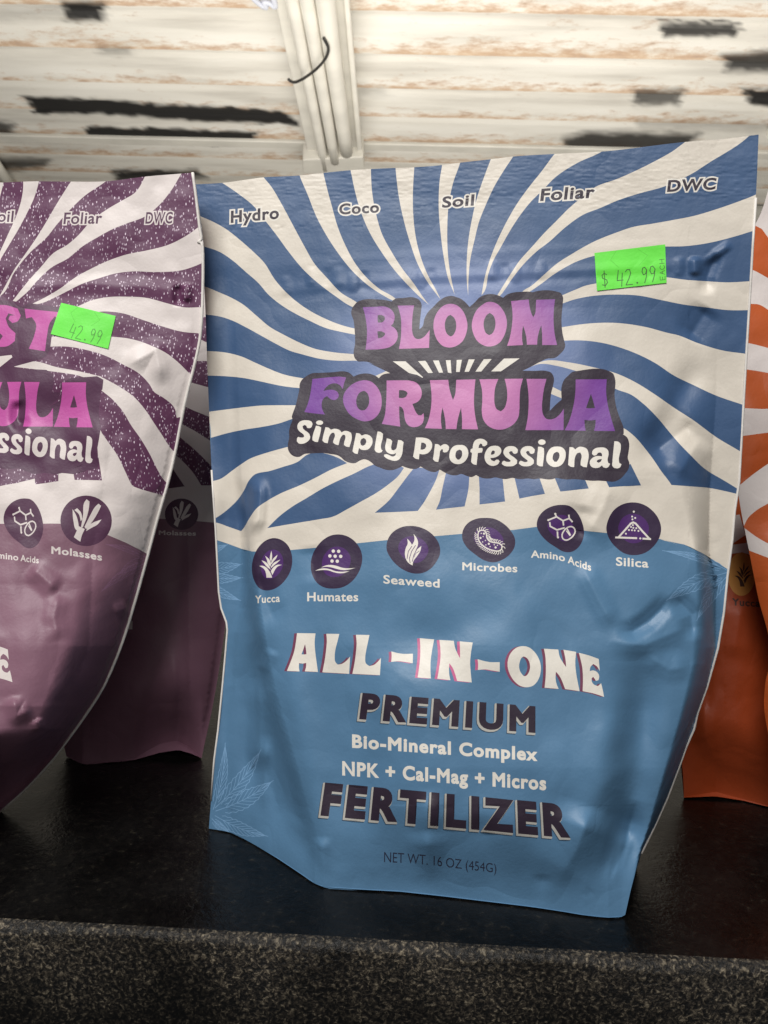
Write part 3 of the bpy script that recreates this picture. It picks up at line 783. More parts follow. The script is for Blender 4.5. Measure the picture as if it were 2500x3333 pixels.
W_.append(sm(T('C1', [(1070, 220), (1082, 268), (1110, 400), (1150, 540), (1210, 680), (1290, 810), (1370, 920), (1450, 1010), (1530, 1090), (1590, 1142), (1555, 1095), (1490, 1000), (1420, 910), (1350, 800), (1290, 690), (1250, 560), (1225, 430), (1215, 260), (1215, 220)])))
W_.append(sm(T('C1', [(1372, 210), (1376, 262), (1395, 430), (1430, 600), (1470, 740), (1520, 880), (1580, 990), (1630, 1060), (1668, 1108), (1640, 1050), (1590, 960), (1545, 850), (1510, 720), (1492, 580), (1488, 420), (1497, 250), (1500, 200)])))
W_.append(sm(T('C2', [(22, 190), (18, 235), (3, 330), (-4, 450), (-2, 560), (5, 640), (30, 840), (60, 980), (100, 1076), (75, 960), (55, 800), (52, 650), (60, 500), (90, 350), (135, 220), (145, 180)])))
W_.append(sm(T('C2', [(350, 160), (335, 198), (285, 330), (245, 450), (210, 600), (190, 720), (178, 880), (180, 1000), (188, 1086), (190, 980), (200, 860), (230, 720), (260, 600), (300, 500), (360, 370), (420, 270), (480, 180), (505, 140)])))
W_.append(sm(T('C2', [(790, 120), (750, 163), (670, 270), (590, 370), (510, 480), (440, 600), (390, 700), (340, 820), (305, 930), (285, 1020), (275, 1082), (292, 1060), (320, 940), (350, 860), (400, 770), (450, 680), (520, 570), (590, 480), (670, 400), (760, 310), (900, 220), (1060, 145), (1110, 110)])))
W_.append(sm(T('C7', [(1000, 170), (920, 222), (800, 310), (640, 400), (480, 480), (300, 560), (100, 635)], 'C2', [(940, 435), (850, 510), (760, 600), (690, 670), (600, 770), (520, 860), (460, 950), (410, 1030), (360, 1110), (395, 1085), (430, 1040), (470, 980), (540, 890), (630, 800), (720, 730), (820, 640), (940, 556)],
                 'C7', [(150, 820), (300, 755), (500, 690), (730, 625), (860, 570), (960, 520), (1150, 400), (1300, 310), (1400, 245), (1500, 160), (1540, 110)])))
W_.append(sm(T('C7', [(1640, 650), (1550, 700), (1400, 760), (1200, 830), (1000, 890), (800, 930), (600, 965), (450, 990), (300, 1040), (100, 1120)], 'C2', [(860, 815), (760, 880), (680, 950), (600, 1020), (540, 1060), (520, 1100), (590, 1058), (660, 1010), (740, 950), (820, 900), (900, 860), (1010, 825)],
                 'C7', [(300, 1225), (500, 1190), (740, 1168), (900, 1165), (1100, 1140), (1350, 1080), (1530, 1025), (1640, 990)])))
W_.append(sm(T('C7', [(1640, 1470), (1497, 1480), (1300, 1490), (1100, 1480), (900, 1465), (750, 1445), (450, 1440), (110, 1500), (0, 1525)], 'C2', [(900, 1040), (805, 1080), (740, 1110), (740, 1165), (805, 1135), (870, 1112)], 'C7', [(0, 1625), (100, 1610), (300, 1600), (500, 1610), (700, 1650), (900, 1690), (1100, 1715), (1300, 1740), (1490, 1740), (1640, 1735)])))
W_.append(sm(T('C6', [(520, 1400), (420, 1385), (280, 1365), (130, 1320), (0, 1270)], 'C2', [(1500, 1330), (1350, 1290), (1150, 1262), (950, 1268), (800, 1290), (740, 1300), (740, 1380), (800, 1378), (900, 1375), (1050, 1390), (1200, 1430), (1400, 1520), (1530, 1606)], 'C6', [(100, 1570), (240, 1635), (400, 1690), (520, 1730)])))
W_.append(sm(T('C6', [(520, 2060), (385, 1970), (250, 1890), (100, 1780)], 'C2', [(1530, 1815), (1400, 1725), (1280, 1650), (1150, 1590), (1000, 1550), (850, 1520), (690, 1508), (620, 1530), (545, 1572), (650, 1530), (780, 1545), (900, 1578), (1050, 1625), (1145, 1690), (1250, 1730), (1330, 1790), (1430, 1890), (1500, 1975), (1560, 2045)], 'C6', [(80, 1985), (180, 2080), (280, 2140), (370, 2195), (480, 2270)])))
W_.append(T('C2', [(725, 1672), (805, 1712), (805, 1756), (722, 1722)]))
W_.append(sm(T('C2', [(1150, 1930), (1195, 1945), (1270, 2000), (1340, 2080), (1400, 2160)], 'C4', [(1440, 60), (1510, 155), (1560, 260), (1400, 260), (1312, 161), (1245, 15), (1190, -60)])))
W_.append(sm(T('C1', [(40, 540), (105, 568), (180, 600), (270, 650), (360, 720), (440, 790), (520, 870), (590, 980), (650, 1050), (740, 1130), (830, 1190), (930, 1240), (1020, 1275), (1108, 1298), (1180, 1310), (1180, 1350), (1110, 1338), (1020, 1320), (920, 1295), (820, 1250), (720, 1200), (630, 1145), (550, 1080), (480, 1000), (400, 930), (320, 860), (230, 800), (130, 765), (40, 740)])))
W_.append(sm(T('C1', [(40, 1000), (132, 1025), (220, 1060), (300, 1095), (380, 1140), (470, 1215), (560, 1290), (650, 1340), (750, 1390), (850, 1430), (950, 1450), (1105, 1465), (1180, 1470), (1180, 1512), (1120, 1508), (1000, 1508), (880, 1495), (780, 1470), (680, 1440), (600, 1400), (500, 1345), (400, 1290), (320, 1250), (230, 1220), (140, 1208), (40, 1200)])))
W_.append(sm(T('C1', [(40, 1440), (148, 1445), (270, 1455), (370, 1480), (460, 1520), (550, 1560), (640, 1595), (770, 1622), (830, 1630), (830, 1690), (750, 1686), (650, 1675), (550, 1655), (460, 1635), (380, 1620), (280, 1610), (155, 1605), (40, 1605)])))
W_.append(sm(T('C1', [(60, 1858), (165, 1840), (300, 1822), (400, 1810), (500, 1800), (600, 1798), (720, 1798), (800, 1798), (800, 1860), (700, 1888), (620, 1915), (500, 1940), (400, 1955), (300, 1975), (172, 2010), (60, 2040)])))
W_.append(T('L3', [(1305, 197), (1470, 122), (1540, 158), (1360, 245)]))
add('front_panel', M_cream, *W_)
Dk = [sm(T('C3', [(150, 400), (205, 372), (290, 310), (350, 250), (390, 190), (420, 130), (450, 95), (560, 65), (640, 40), (740, 5), (800, -40), (1000, -20), (1060, 15), (960, 55), (850, 112), (750, 160), (620, 215), (540, 260), (470, 310), (420, 380), (385, 440), (370, 458), (290, 430), (205, 402)])),
      sm(T('C3', [(540, 438), (620, 360), (700, 300), (800, 240), (900, 180), (1000, 130), (1100, 85), (1230, 25), (1330, 10), (1430, 45), (1400, 90), (1320, 160), (1240, 215), (1150, 265), (1060, 315), (965, 364), (880, 380), (760, 400), (640, 420)])),
      sm(T('C3', [(1240, 338), (1330, 260), (1400, 170), (1460, 90), (1500, 40), (1660, 60), (1640, 120), (1600, 200), (1560, 270), (1520, 326), (1400, 332)])),
      sm(T('C4', [(-22, 318), (0, 270), (20, 180), (45, 70), (120, 60), (196, 80), (190, 180), (165, 297), (80, 306)])),
      T('C4', [(256, 70), (410, 90), (428, 265), (345, 275), (262, 284), (262, 180)]), T('C4', [(485, 90), (645, 90), (688, 215), (600, 230), (522, 246)]),
      T('C4', [(745, 95), (940, 100), (973, 180), (880, 190), (788, 200)]), T('C4', [(1070, 100), (1245, 20), (1314, 160), (1200, 165), (1106, 172)])]
add('front_panel', M_stripe, *Dk)

# pale leaf line drawings
def leaf(base, tip, wd, w=2.1, n=9, serr=0.12):
    base = np.array(base, float); tip = np.array(tip, float); d = tip - base; ln = np.linalg.norm(d); d /= ln; nn = np.array([-d[1], d[0]])
    bow = nn * ln * 0.05
    at = lambda t, s: base + d * ln * t + bow * math.sin(t * math.pi) + nn * s * wd * (math.sin(min(1, t * 1.05) ** 0.8 * math.pi) ** 0.9)
    out = stroke([at(t, 0) for t in np.linspace(0, 1, 10)], w, w1=w * 0.6)
    for s in (-1, 1):
        e = []
        for k in range(2 * n + 1):
            t = 0.12 + 0.88 * k / (2 * n); e.append(at(t, s * (1 if k % 2 else 1 - serr * 1.4)))
        out += stroke(e, w * 0.85)
        for k in range(1, n):
            t = 0.08 + 0.8 * k / n
            out += stroke([at(t, 0.05 * s), at(min(1, t + 0.10), s * 0.5), at(min(1, t + 0.17), s * 0.92)], w * 0.7)
    return out
lf = {}
for b, t, w_ in (((694, 2635), (733, 2418), 17), ((700, 2630), (850, 2440), 26), ((702, 2640), (890, 2540), 30), ((700, 2655), (872, 2722), 22), ((690, 2665), (750, 2712), 12),
                 ((2372, 1858), (2156, 1792), 12), ((2372, 1862), (2168, 1955), 26), ((2372, 1870), (2268, 2020), 20),
                 ((640, 1800), (742, 1772), 14), ((640, 1850), (790, 1835), 22), ((640, 1870), (792, 1880), 18), ((650, 1885), (785, 1955), 16)):
    lf.setdefault('a' if b[0] > 2000 else 'b' if b[1] > 2300 else 'c', []).extend(leaf(b, t, w_))
for q in lf: add('leaf_print#' + q, M_leafline, *lf[q])

# logo
lo = T('L1', [(110, 230), (150, 190), (210, 165), (450, 155), (560, 165), (650, 185), (700, 145), (800, 135), (990, 130), (1050, 160), (1085, 220), (1080, 320), (1065, 450), (1055, 590), (1095, 555), (1130, 430), (1180, 340), (1260, 260), (1350, 170), (1430, 120), (1520, 103), (1600, 118)],
       'L2', [(0, 115), (80, 140), (150, 190), (218, 265), (290, 200), (370, 120), (450, 85), (530, 75), (620, 90), (708, 130), (760, 85), (820, 62), (1000, 42), (1100, 42), (1135, 50), (1180, 38), (1480, 38), (1545, 60), (1582, 120), (1580, 200), (1565, 350), (1560, 470), (1575, 650), (1600, 760), (1615, 820), (1600, 880), (1540, 950), (1480, 1000), (1430, 1015), (1360, 1018), (1250, 1065), (1100, 1145)],
       'L5', [(250, 107), (400, 109), (560, 110), (620, 130), (660, 200), (650, 300), (625, 400), (605, 635), (700, 540), (760, 490), (765, 300), (790, 235), (850, 170), (910, 120), (960, 112), (1390, 115), (1440, 145), (1462, 200), (1460, 450), (1480, 580), (1540, 760), (1575, 850), (1580, 940)],
       'L8', [(1492, 250), (1545, 290), (1572, 360), (1565, 480), (1555, 560), (1575, 620), (1570, 680), (1520, 760), (1450, 830), (1380, 860), (1280, 855), (1180, 848), (1100, 850), (1000, 840), (860, 828), (760, 832), (700, 825), (640, 812), (580, 830), (520, 832), (430, 820), (350, 828), (270, 820), (180, 828), (120, 822), (80, 812), (20, 822)],
       'L7', [(1600, 940), (1540, 935), (1440, 915), (1370, 930), (1290, 930), (1230, 915), (1165, 880), (1100, 910), (1020, 890), (950, 865), (880, 885), (800, 880), (720, 850), (635, 800), (580, 835), (500, 830), (430, 800), (355, 755), (290, 790), (220, 790), (130, 765), (90, 750), (40, 775)],
       'L6', [(1560, 808), (1450, 800), (1370, 770), (1300, 740), (1250, 695), (1140, 650), (1080, 670), (1020, 705), (930, 700), (860, 670), (800, 615), (750, 590), (660, 575), (560, 560), (480, 560), (380, 565), (270, 575), (200, 615), (130, 610), (70, 570), (35, 510), (30, 450), (50, 330), (50, 230), (70, 150)],
       'L3', [(98, 825), (88, 790), (100, 750), (140, 640), (180, 480), (200, 380), (205, 310), (230, 260), (300, 200), (380, 158), (500, 150), (700, 140), (850, 128), (920, 145), (960, 175), (990, 205), (1060, 175), (1160, 158), (1250, 170), (1330, 205), (1360, 228), (1400, 185), (1450, 165), (1525, 155), (1200, 0)],
       'L1', [(400, 1110), (310, 1070), (160, 1062), (110, 1010), (95, 950), (115, 800), (110, 620), (90, 450), (60, 360), (70, 290)])
lo = sm(lo, thr=42)
add('logo', M_dark, lo)
rays_ = [T('L1', [(665, 1058), (855, 1058)], 'L4', [(182, -16), (320, 110), (437, 215), (425, 222), (350, 180), (240, 155), (220, 145), (20, 0)]), T('L4', [(362, -21), (468, -26), (490, 0), (578, 150), (510, 153), (385, 5)]),
         T('L4', [(580, -30), (665, -31), (727, 146), (668, 148)]), T('L4', [(767, -34), (837, -36), (850, 156), (798, 145)]), T('L4', [(927, -38), (1002, -41), (970, 136), (918, 138)]),
         T('L4', [(1102, -46), (1190, -46), (1105, 133), (1042, 136)]), T('L4', [(1322, -48), (1437, -51), (1285, 130), (1200, 133)]), T('L4', [(1617, -58), (1845, -61), (1572, 128), (1430, 129)])]
add('logo', M_white, *rays_)
def G(*a): return sm(T(*a))
BL_B = (G('L1', [(228, 268), (400, 263), (560, 262), (640, 300), (690, 380), (690, 450), (660, 520), (638, 541), (700, 580), (738, 660), (735, 720), (700, 790), (620, 850), (520, 875), (268, 888), (280, 800), (290, 640), (278, 480), (250, 340)]),
        [G('L1', [(447, 385), (500, 382), (545, 405), (552, 445), (520, 485), (450, 493), (443, 440)]), G('L1', [(440, 622), (500, 620), (550, 645), (553, 670), (510, 710), (452, 722)])])
BL_L = G('L1', [(737, 245), (978, 242), (960, 350), (948, 500), (948, 600), (965, 680), (1000, 725), (1050, 735), (1110, 710), (1160, 660), (1205, 600), (1195, 862), (757, 877), (780, 750), (790, 560), (785, 430), (760, 320)])
BL_O = (G('L1', [(1505, 218), (1600, 240), (1680, 310), (1735, 420), (1756, 530), (1735, 660), (1680, 770), (1600, 830), (1490, 857), (1400, 835), (1330, 770), (1280, 670), (1260, 560), (1275, 430), (1330, 320), (1410, 245)]), G('L1', [(1508, 380), (1560, 420), (1590, 500), (1592, 560), (1570, 640), (1530, 690), (1505, 695), (1460, 660), (1430, 580), (1425, 530), (1445, 440), (1475, 395)]))
BL_O2 = (G('L2', [(530, 190), (620, 220), (690, 290), (740, 380), (762, 480), (755, 580), (720, 690), (650, 790), (570, 832), (490, 842), (410, 820), (330, 760), (275, 660), (250, 540), (270, 420), (330, 300), (410, 230), (470, 195)]), G('L2', [(512, 352), (560, 385), (590, 450), (595, 520), (575, 610), (540, 660), (505, 675), (460, 650), (430, 580), (422, 520), (440, 430), (475, 375)]))
BL_M = G('L2', [(822, 180), (1080, 155), (1100, 290), (1125, 370), (1148, 415), (1175, 360), (1185, 250), (1190, 160), (1465, 152), (1448, 300), (1445, 500), (1460, 660), (1495, 820), (1278, 820), (1275, 640), (1265, 530), (1235, 610), (1210, 720), (1203, 815), (1055, 815), (1045, 700), (1020, 600), (998, 535), (985, 650), (985, 740), (997, 820), (765, 832), (800, 730), (830, 580), (845, 420), (840, 300)])
FO_F = G('L3', [(390, 240), (700, 210), (780, 205), (882, 218), (850, 310), (832, 390), (790, 330), (720, 303), (650, 315), (590, 360), (550, 415), (620, 398), (700, 400), (760, 435), (775, 475), (755, 525), (710, 548), (650, 530), (605, 490), (560, 515), (530, 570), (525, 640), (540, 700), (572, 758), (400, 740), (272, 722), (320, 610), (355, 480), (375, 360)])
FO_O = (G('L3', [(1150, 258), (1240, 275), (1320, 340), (1380, 440), (1402, 560), (1390, 670), (1340, 770), (1270, 830), (1150, 858), (1050, 830), (940, 760), (870, 660), (838, 560), (850, 460), (910, 370), (1000, 300), (1080, 268)]), G('L3', [(1148, 412), (1190, 445), (1215, 510), (1218, 580), (1195, 650), (1150, 695), (1110, 700), (1060, 670), (1032, 600), (1030, 550), (1050, 480), (1090, 430)]))
FO_R = (G('L4', [(-97, 262), (120, 260), (250, 265), (330, 290), (390, 350), (417, 430), (405, 510), (360, 570), (280, 605), (310, 680), (340, 740), (370, 770), (410, 770), (443, 740), (447, 820), (430, 880), (380, 925), (310, 943), (240, 930), (190, 880), (165, 800), (150, 700), (120, 650), (88, 637), (88, 760), (102, 935), (-167, 895), (-130, 800), (-105, 600), (-97, 400)]), G('L4', [(85, 403), (150, 405), (200, 430), (210, 455), (190, 495), (140, 518), (82, 515)]))
FO_M = G('L4', [(535, 258), (803, 252), (820, 380), (845, 470), (872, 548), (905, 460), (915, 350), (920, 252), (1200, 245), (1182, 450), (1180, 620), (1200, 800), (1238, 975), (1003, 972), (1005, 830), (990, 660), (960, 760), (935, 870), (922, 972), (768, 970), (760, 850), (740, 740), (720, 655), (700, 760), (697, 860), (710, 968), (462, 958), (510, 850), (545, 700), (560, 500), (548, 350)])
FO_U = G('L4', [(1258, 245), (1535, 240), (1495, 340), (1475, 500), (1480, 600), (1510, 680), (1570, 712)], 'L5', [(0, 610), (40, 500), (45, 400), (30, 290), (10, 215), (252, 212), (220, 330), (208, 480), (205, 620), (190, 720), (140, 800), (80, 845), (0, 878)], 'L4', [(1560, 980), (1460, 965), (1380, 920), (1310, 820), (1293, 720), (1300, 560), (1295, 400)])
FO_L = G('L5', [(298, 215), (562, 215), (530, 340), (510, 480), (503, 600), (520, 690), (560, 740), (610, 750), (670, 735), (730, 690), (790, 608), (787, 890), (283, 890), (310, 760), (325, 600), (325, 420), (312, 300)])
FO_A = (G('L5', [(947, 222), (1355, 220), (1348, 380), (1370, 560), (1410, 720), (1465, 902), (1188, 900), (1205, 830), (1210, 755), (1140, 762), (1062, 755), (1065, 820), (1078, 898), (803, 892), (860, 770), (910, 600), (940, 420)]), G('L5', [(1147, 412), (1175, 500), (1200, 597), (1150, 603), (1083, 600), (1110, 520)]))
LETTERS = [BL_B, BL_L, BL_O, BL_O2, BL_M, FO_F, FO_O, FO_R, FO_M, FO_U, FO_L, FO_A]
add('logo', M_letter, *LETTERS)
SP = [G('L6', [(310, 80), (370, 95), (392, 135), (380, 175), (340, 197), (312, 190), (300, 158), (270, 148), (245, 170), (255, 205), (300, 240), (345, 280), (358, 320), (345, 365), (300, 403), (240, 424), (185, 415), (162, 385), (165, 345), (180, 322), (215, 332), (255, 332), (272, 315), (258, 285), (210, 250), (175, 205), (172, 150), (200, 105), (250, 83)]),
      ell(930 + 495 / 4.484, 1350 + 115 / 4.484, 52 / 4.484, 33 / 4.484), G('L6', [(442, 160), (480, 165), (518, 185), (515, 215), (470, 398), (430, 395), (390, 370), (390, 345)]),
      G('L6', [(580, 182), (630, 190), (660, 218), (700, 205), (750, 208), (800, 235), (815, 258), (860, 235), (910, 240), (955, 265), (965, 310), (930, 472), (880, 462), (850, 440), (852, 410), (872, 320), (865, 295), (835, 290), (810, 320), (770, 443), (720, 430), (692, 405), (695, 380), (718, 290), (705, 262), (675, 262), (650, 290), (612, 415), (560, 402), (535, 375), (540, 345)]),
      (G('L6', [(1028, 268), (1080, 275), (1112, 305), (1160, 285), (1220, 300), (1260, 340), (1268, 395), (1245, 460), (1195, 508), (1140, 515), (1095, 505), (1070, 482), (1050, 572), (1000, 560), (975, 530)]), G('L6', [(1140, 338), (1170, 360), (1178, 395), (1160, 435), (1125, 455), (1098, 440), (1088, 405), (1105, 355)])),
      G('L6', [(1340, 245), (1385, 250), (1420, 280), (1418, 320), (1390, 480), (1395, 505), (1415, 520), (1400, 545), (1360, 557), (1320, 545), (1297, 510), (1300, 480)]),
      G('L6', [(1475, 345), (1530, 358), (1555, 385), (1550, 420), (1538, 470), (1545, 510), (1575, 520), (1610, 500), (1625, 450), (1640, 368), (1690, 375), (1721, 400), (1714, 450), (1684, 610), (1650, 655), (1600, 672), (1530, 660), (1470, 635), (1435, 605), (1440, 580), (1475, 575), (1520, 595), (1570, 610), (1600, 595), (1612, 558), (1570, 575), (1510, 565), (1465, 530), (1452, 480), (1465, 400)]),
      (G('L7', [(287, 332), (400, 335), (470, 355), (515, 400), (525, 450), (500, 520), (450, 565), (390, 578), (338, 570), (330, 650), (280, 640), (245, 610), (255, 560)]), G('L7', [(365, 405), (400, 408), (432, 430), (438, 460), (420, 495), (385, 510), (353, 508)])),
      G('L7', [(565, 428), (610, 430), (645, 460), (690, 430), (740, 435), (772, 470), (765, 510), (740, 545), (700, 550), (680, 540), (682, 510), (665, 498), (640, 530), (632, 590), (612, 690), (565, 680), (535, 650), (540, 620)]),
      (G('L7', [(925, 440), (990, 448), (1035, 490), (1052, 550), (1040, 620), (1000, 680), (930, 718), (870, 718), (810, 690), (778, 640), (775, 585), (790, 520), (830, 465), (880, 443)]), G('L7', [(925, 507), (955, 525), (963, 565), (950, 620), (920, 655), (895, 655), (868, 625), (863, 580), (880, 530)])),
      G('L7', [(1210, 350), (1280, 360), (1328, 400), (1325, 435), (1290, 460), (1260, 455), (1250, 425), (1225, 420), (1205, 450), (1200, 485), (1255, 485), (1262, 510), (1250, 550), (1190, 558), (1172, 732), (1120, 720), (1092, 690), (1105, 555), (1082, 545), (1085, 505), (1115, 490), (1122, 430), (1150, 375)]),
      (G('L7', [(1430, 452), (1500, 465), (1533, 510), (1525, 560), (1480, 605), (1420, 627), (1370, 630), (1390, 665), (1430, 680), (1460, 655), (1490, 655), (1508, 680), (1490, 715), (1440, 742), (1390, 745), (1330, 715), (1295, 660), (1288, 600), (1310, 530), (1360, 470)]), G('L7', [(1418, 520), (1440, 535), (1435, 565), (1410, 582), (1380, 583), (1385, 550), (1400, 525)])),
      G('L8', [(50, 402), (110, 415), (142, 450), (135, 490), (105, 503), (80, 495), (70, 470), (45, 468), (25, 485), (40, 510), (90, 545), (132, 585), (130, 625), (90, 655), (30, 663), (-35, 655), (-66, 632), (-60, 605), (-38, 590), (-5, 605), (40, 605), (50, 590), (25, 570), (-25, 530), (-45, 490), (-35, 445), (0, 412)]),
      G('L8', [(270, 402), (330, 415), (360, 450), (352, 490), (322, 505), (295, 495), (288, 470), (262, 465), (245, 480), (258, 508), (310, 545), (347, 585), (345, 625), (305, 655), (250, 663), (190, 655), (155, 630), (158, 605), (180, 590), (215, 605), (258, 605), (270, 592), (245, 570), (195, 530), (175, 490), (180, 450), (215, 415)]),
      ell(1650 + 450 / 3.95, 1350 + 352 / 3.95, 48 / 3.95, 35 / 3.95), G('L8', [(402, 410), (440, 412), (475, 430), (478, 465), (462, 663), (415, 660), (385, 640), (385, 610)]),
      (G('L8', [(650, 408), (710, 420), (750, 465), (757, 515), (740, 590), (700, 645), (640, 670), (590, 668), (540, 640), (508, 590), (507, 545), (525, 480), (570, 425)]), G('L8', [(645, 475), (670, 490), (677, 520), (665, 570), (640, 605), (612, 603), (590, 575), (590, 535), (605, 495)])),
      G('L8', [(805, 415), (850, 420), (880, 445), (920, 415), (980, 415), (1030, 440), (1047, 485), (1028, 675), (985, 670), (948, 648), (948, 610), (960, 520), (945, 485), (910, 490), (885, 525), (865, 672), (820, 668), (788, 645), (790, 615)]),
      (G('L8', [(1200, 420), (1260, 425), (1300, 455), (1308, 500), (1295, 590), (1305, 620), (1328, 630), (1310, 665), (1275, 685), (1240, 675), (1222, 650), (1190, 675), (1140, 685), (1090, 670), (1066, 630), (1070, 590), (1100, 555), (1160, 530), (1225, 535), (1222, 500), (1200, 483), (1170, 490), (1150, 520), (1120, 525), (1095, 505), (1098, 470), (1130, 435)]), G('L8', [(1222, 568), (1210, 600), (1180, 618), (1155, 605), (1160, 585), (1190, 572)])),
      G('L8', [(1382, 340), (1430, 345), (1462, 375), (1465, 420), (1440, 590), (1445, 620), (1473, 635), (1460, 670), (1420, 690), (1385, 685), (1355, 655), (1357, 610)])]
add('logo>slogan', M_white, *SP)

# ingredient badges: (disc, icon shapes)
def S1(key, *polys): return [sm(T(key, p)) for p in polys]
def K_(key, pts, w, **k): return stroke(T(key, pts), w, **k)
def dots(key, pts, r): return [ell(*T(key, [p])[0], r, n=10) for p in pts]
yucca = (G('B1', [(400, 113), (480, 130), (560, 190), (605, 280), (618, 380), (600, 490), (540, 600), (460, 680), (380, 720), (300, 728), (230, 700), (180, 630), (148, 530), (145, 430), (170, 320), (230, 210), (310, 140)]),
         S1('B1', [(230, 440), (270, 438), (310, 455), (345, 495), (370, 540), (382, 578), (315, 578), (310, 530), (290, 480), (260, 455)], [(258, 375), (300, 390), (340, 430), (366, 485), (325, 455), (290, 415)], [(298, 320), (345, 360), (368, 410), (362, 450), (330, 410), (320, 370)],
            [(373, 262), (382, 320), (378, 365), (370, 388), (357, 370), (358, 320)], [(445, 308), (430, 350), (400, 385), (373, 425), (370, 405), (390, 360)], [(480, 365), (445, 400), (405, 432), (370, 466), (366, 452), (400, 405)], [(498, 428), (450, 445), (410, 495), (385, 548), (366, 500), (400, 452), (440, 427)]))
humate = (G('B1', [(1160, 70), (1260, 90), (1360, 160), (1420, 250), (1440, 340), (1430, 430), (1390, 530), (1310, 630), (1210, 690), (1100, 707), (1000, 695), (910, 640), (855, 550), (835, 440), (850, 330), (910, 210), (1000, 120), (1080, 80)]),
          dots('B1', [(1100, 266), (1163, 268), (1060, 323), (1122, 326), (1187, 328), (1085, 383), (1147, 385)], 5.6) + S1('B1', [(955, 460), (1000, 438), (1070, 428), (1140, 440), (1200, 460), (1260, 468), (1360, 463), (1290, 482), (1220, 490), (1150, 478), (1080, 458), (1010, 450)], [(885, 497), (940, 475), (1000, 468), (1060, 478), (1120, 500), (1180, 508), (1290, 500), (1230, 522), (1170, 526), (1100, 512), (1040, 492), (980, 488)]))
slits = K_('B2', [(440, 415), (398, 480), (374, 555), (382, 605)], 2.2) + K_('B2', [(452, 460), (422, 520), (404, 590)], 2.2) + K_('B2', [(400, 425), (362, 480), (348, 560)], 2.2) + K_('B2', [(478, 478), (440, 505), (425, 540)], 1.8)
weed = (G('B2', [(390, 205), (490, 220), (590, 270), (660, 340), (700, 420), (705, 500), (660, 600), (600, 670), (520, 712), (430, 720), (330, 690), (240, 630), (170, 550), (130, 470), (130, 390), (170, 300), (250, 235), (320, 210)]),
        (S1('B2', [(418, 290), (455, 340), (468, 390), (460, 430), (440, 470), (503, 422), (490, 480), (450, 540), (415, 590), (408, 632), (370, 610), (335, 560), (325, 500), (340, 430), (355, 400), (350, 342), (385, 380), (402, 410), (425, 370), (428, 330)]), slits))
bean = sm(T('B2', [(1115, 300), (1120, 270), (1150, 252), (1185, 258), (1205, 290), (1210, 330), (1240, 370), (1290, 385), (1345, 395), (1375, 425), (1370, 455), (1340, 475), (1280, 470), (1210, 445), (1150, 400), (1120, 350)]), thr=80)
hair = []
cb = bean.mean(0)
for i in range(0, len(bean), max(1, len(bean) // 30)):
    p = bean[i]; q = bean[(i + 1) % len(bean)]; d = q - p; d /= np.linalg.norm(d) + 1e-9; nn = np.array([d[1], -d[0]])
    if inside(bean, np.array([(p + nn * 3)[0]]), np.array([(p + nn * 3)[1]]))[0]: nn = -nn
    hair += stroke([p, p + nn * 7 + d * 1, p + nn * 11 + d * 5], 2.3)
microbe = (G('B2', [(1190, 118), (1290, 128), (1390, 180), (1470, 260), (1515, 350), (1510, 430), (1460, 510), (1380, 570), (1290, 598), (1190, 580), (1080, 510), (990, 430), (945, 340), (950, 260), (1000, 180), (1090, 130)]),
           stroke(bean, 3.8, closed=True) + hair + dots('B2', [(1142, 335), (1232, 398), (1305, 438), (1180, 288)], 3.6) + dots('B2', [(1150, 285), (1170, 320), (1195, 362), (1165, 378), (1200, 410), (1245, 428), (1290, 408), (1325, 415)], 2.0))
amino = (G('B3', [(430, 143), (510, 155), (570, 200), (620, 270), (655, 360), (668, 440), (650, 530), (600, 610), (530, 652), (450, 650), (360, 600), (260, 530), (190, 450), (157, 370), (170, 290), (230, 210), (320, 160)]),
         K_('B3', [(282, 308), (370, 272), (440, 315), (446, 362)], 5) + K_('B3', [(297, 335), (302, 375), (375, 414), (455, 392)], 5) + K_('B3', [(358, 243), (370, 275)], 5) + K_('B3', [(440, 315), (508, 290), (540, 325)], 5) + K_('B3', [(503, 255), (508, 290)], 5) + K_('B3', [(380, 435), (383, 490)], 5) + dots('B3', [(386, 494), (282, 308), (357, 241)], 3.6)
         + stroke(sm(T('B3', [(430, 465), (450, 425), (495, 385), (530, 378), (560, 395), (572, 430), (555, 470), (510, 512), (475, 525), (440, 510)]), thr=90), 4.4, closed=True) + K_('B3', [(483, 398), (520, 470)], 4) + K_('B3', [(478, 425), (515, 475)], 3.4))
silica = (G('B3', [(1210, 117), (1310, 140), (1400, 200), (1470, 290), (1500, 390), (1480, 500), (1420, 590), (1330, 660), (1220, 687), (1110, 670), (1010, 600), (940, 510), (908, 400), (930, 300), (990, 200), (1090, 135)]),
          K_('B3', [(1045, 488), (1110, 415), (1172, 345), (1198, 333), (1225, 345), (1300, 430), (1372, 508)], 6) + K_('B3', [(1010, 495), (1235, 503)], 6) + K_('B3', [(1305, 508), (1385, 513)], 6)
          + dots('B3', [(1205, 217), (1275, 506)], 3.4) + dots('B3', [(1187, 270), (1220, 285), (1190, 300), (1195, 362), (1175, 382), (1200, 392), (1232, 395), (1152, 415), (1185, 417), (1215, 420), (1255, 425), (1120, 455)], 3.1))
BADGE = dict(yucca=yucca, humate=humate, weed=weed, microbe=microbe, amino=amino, silica=silica)
for i, (disc, icon) in enumerate(BADGE.values()):
    c = disc.mean(0); key = 'ingredient_badge#%d' % i
    add(key, M_badge, disc); add(key, M_badge_in, c + (disc - c) * 0.56)
    add(key + '>icon#%d' % i, M_white, icon)
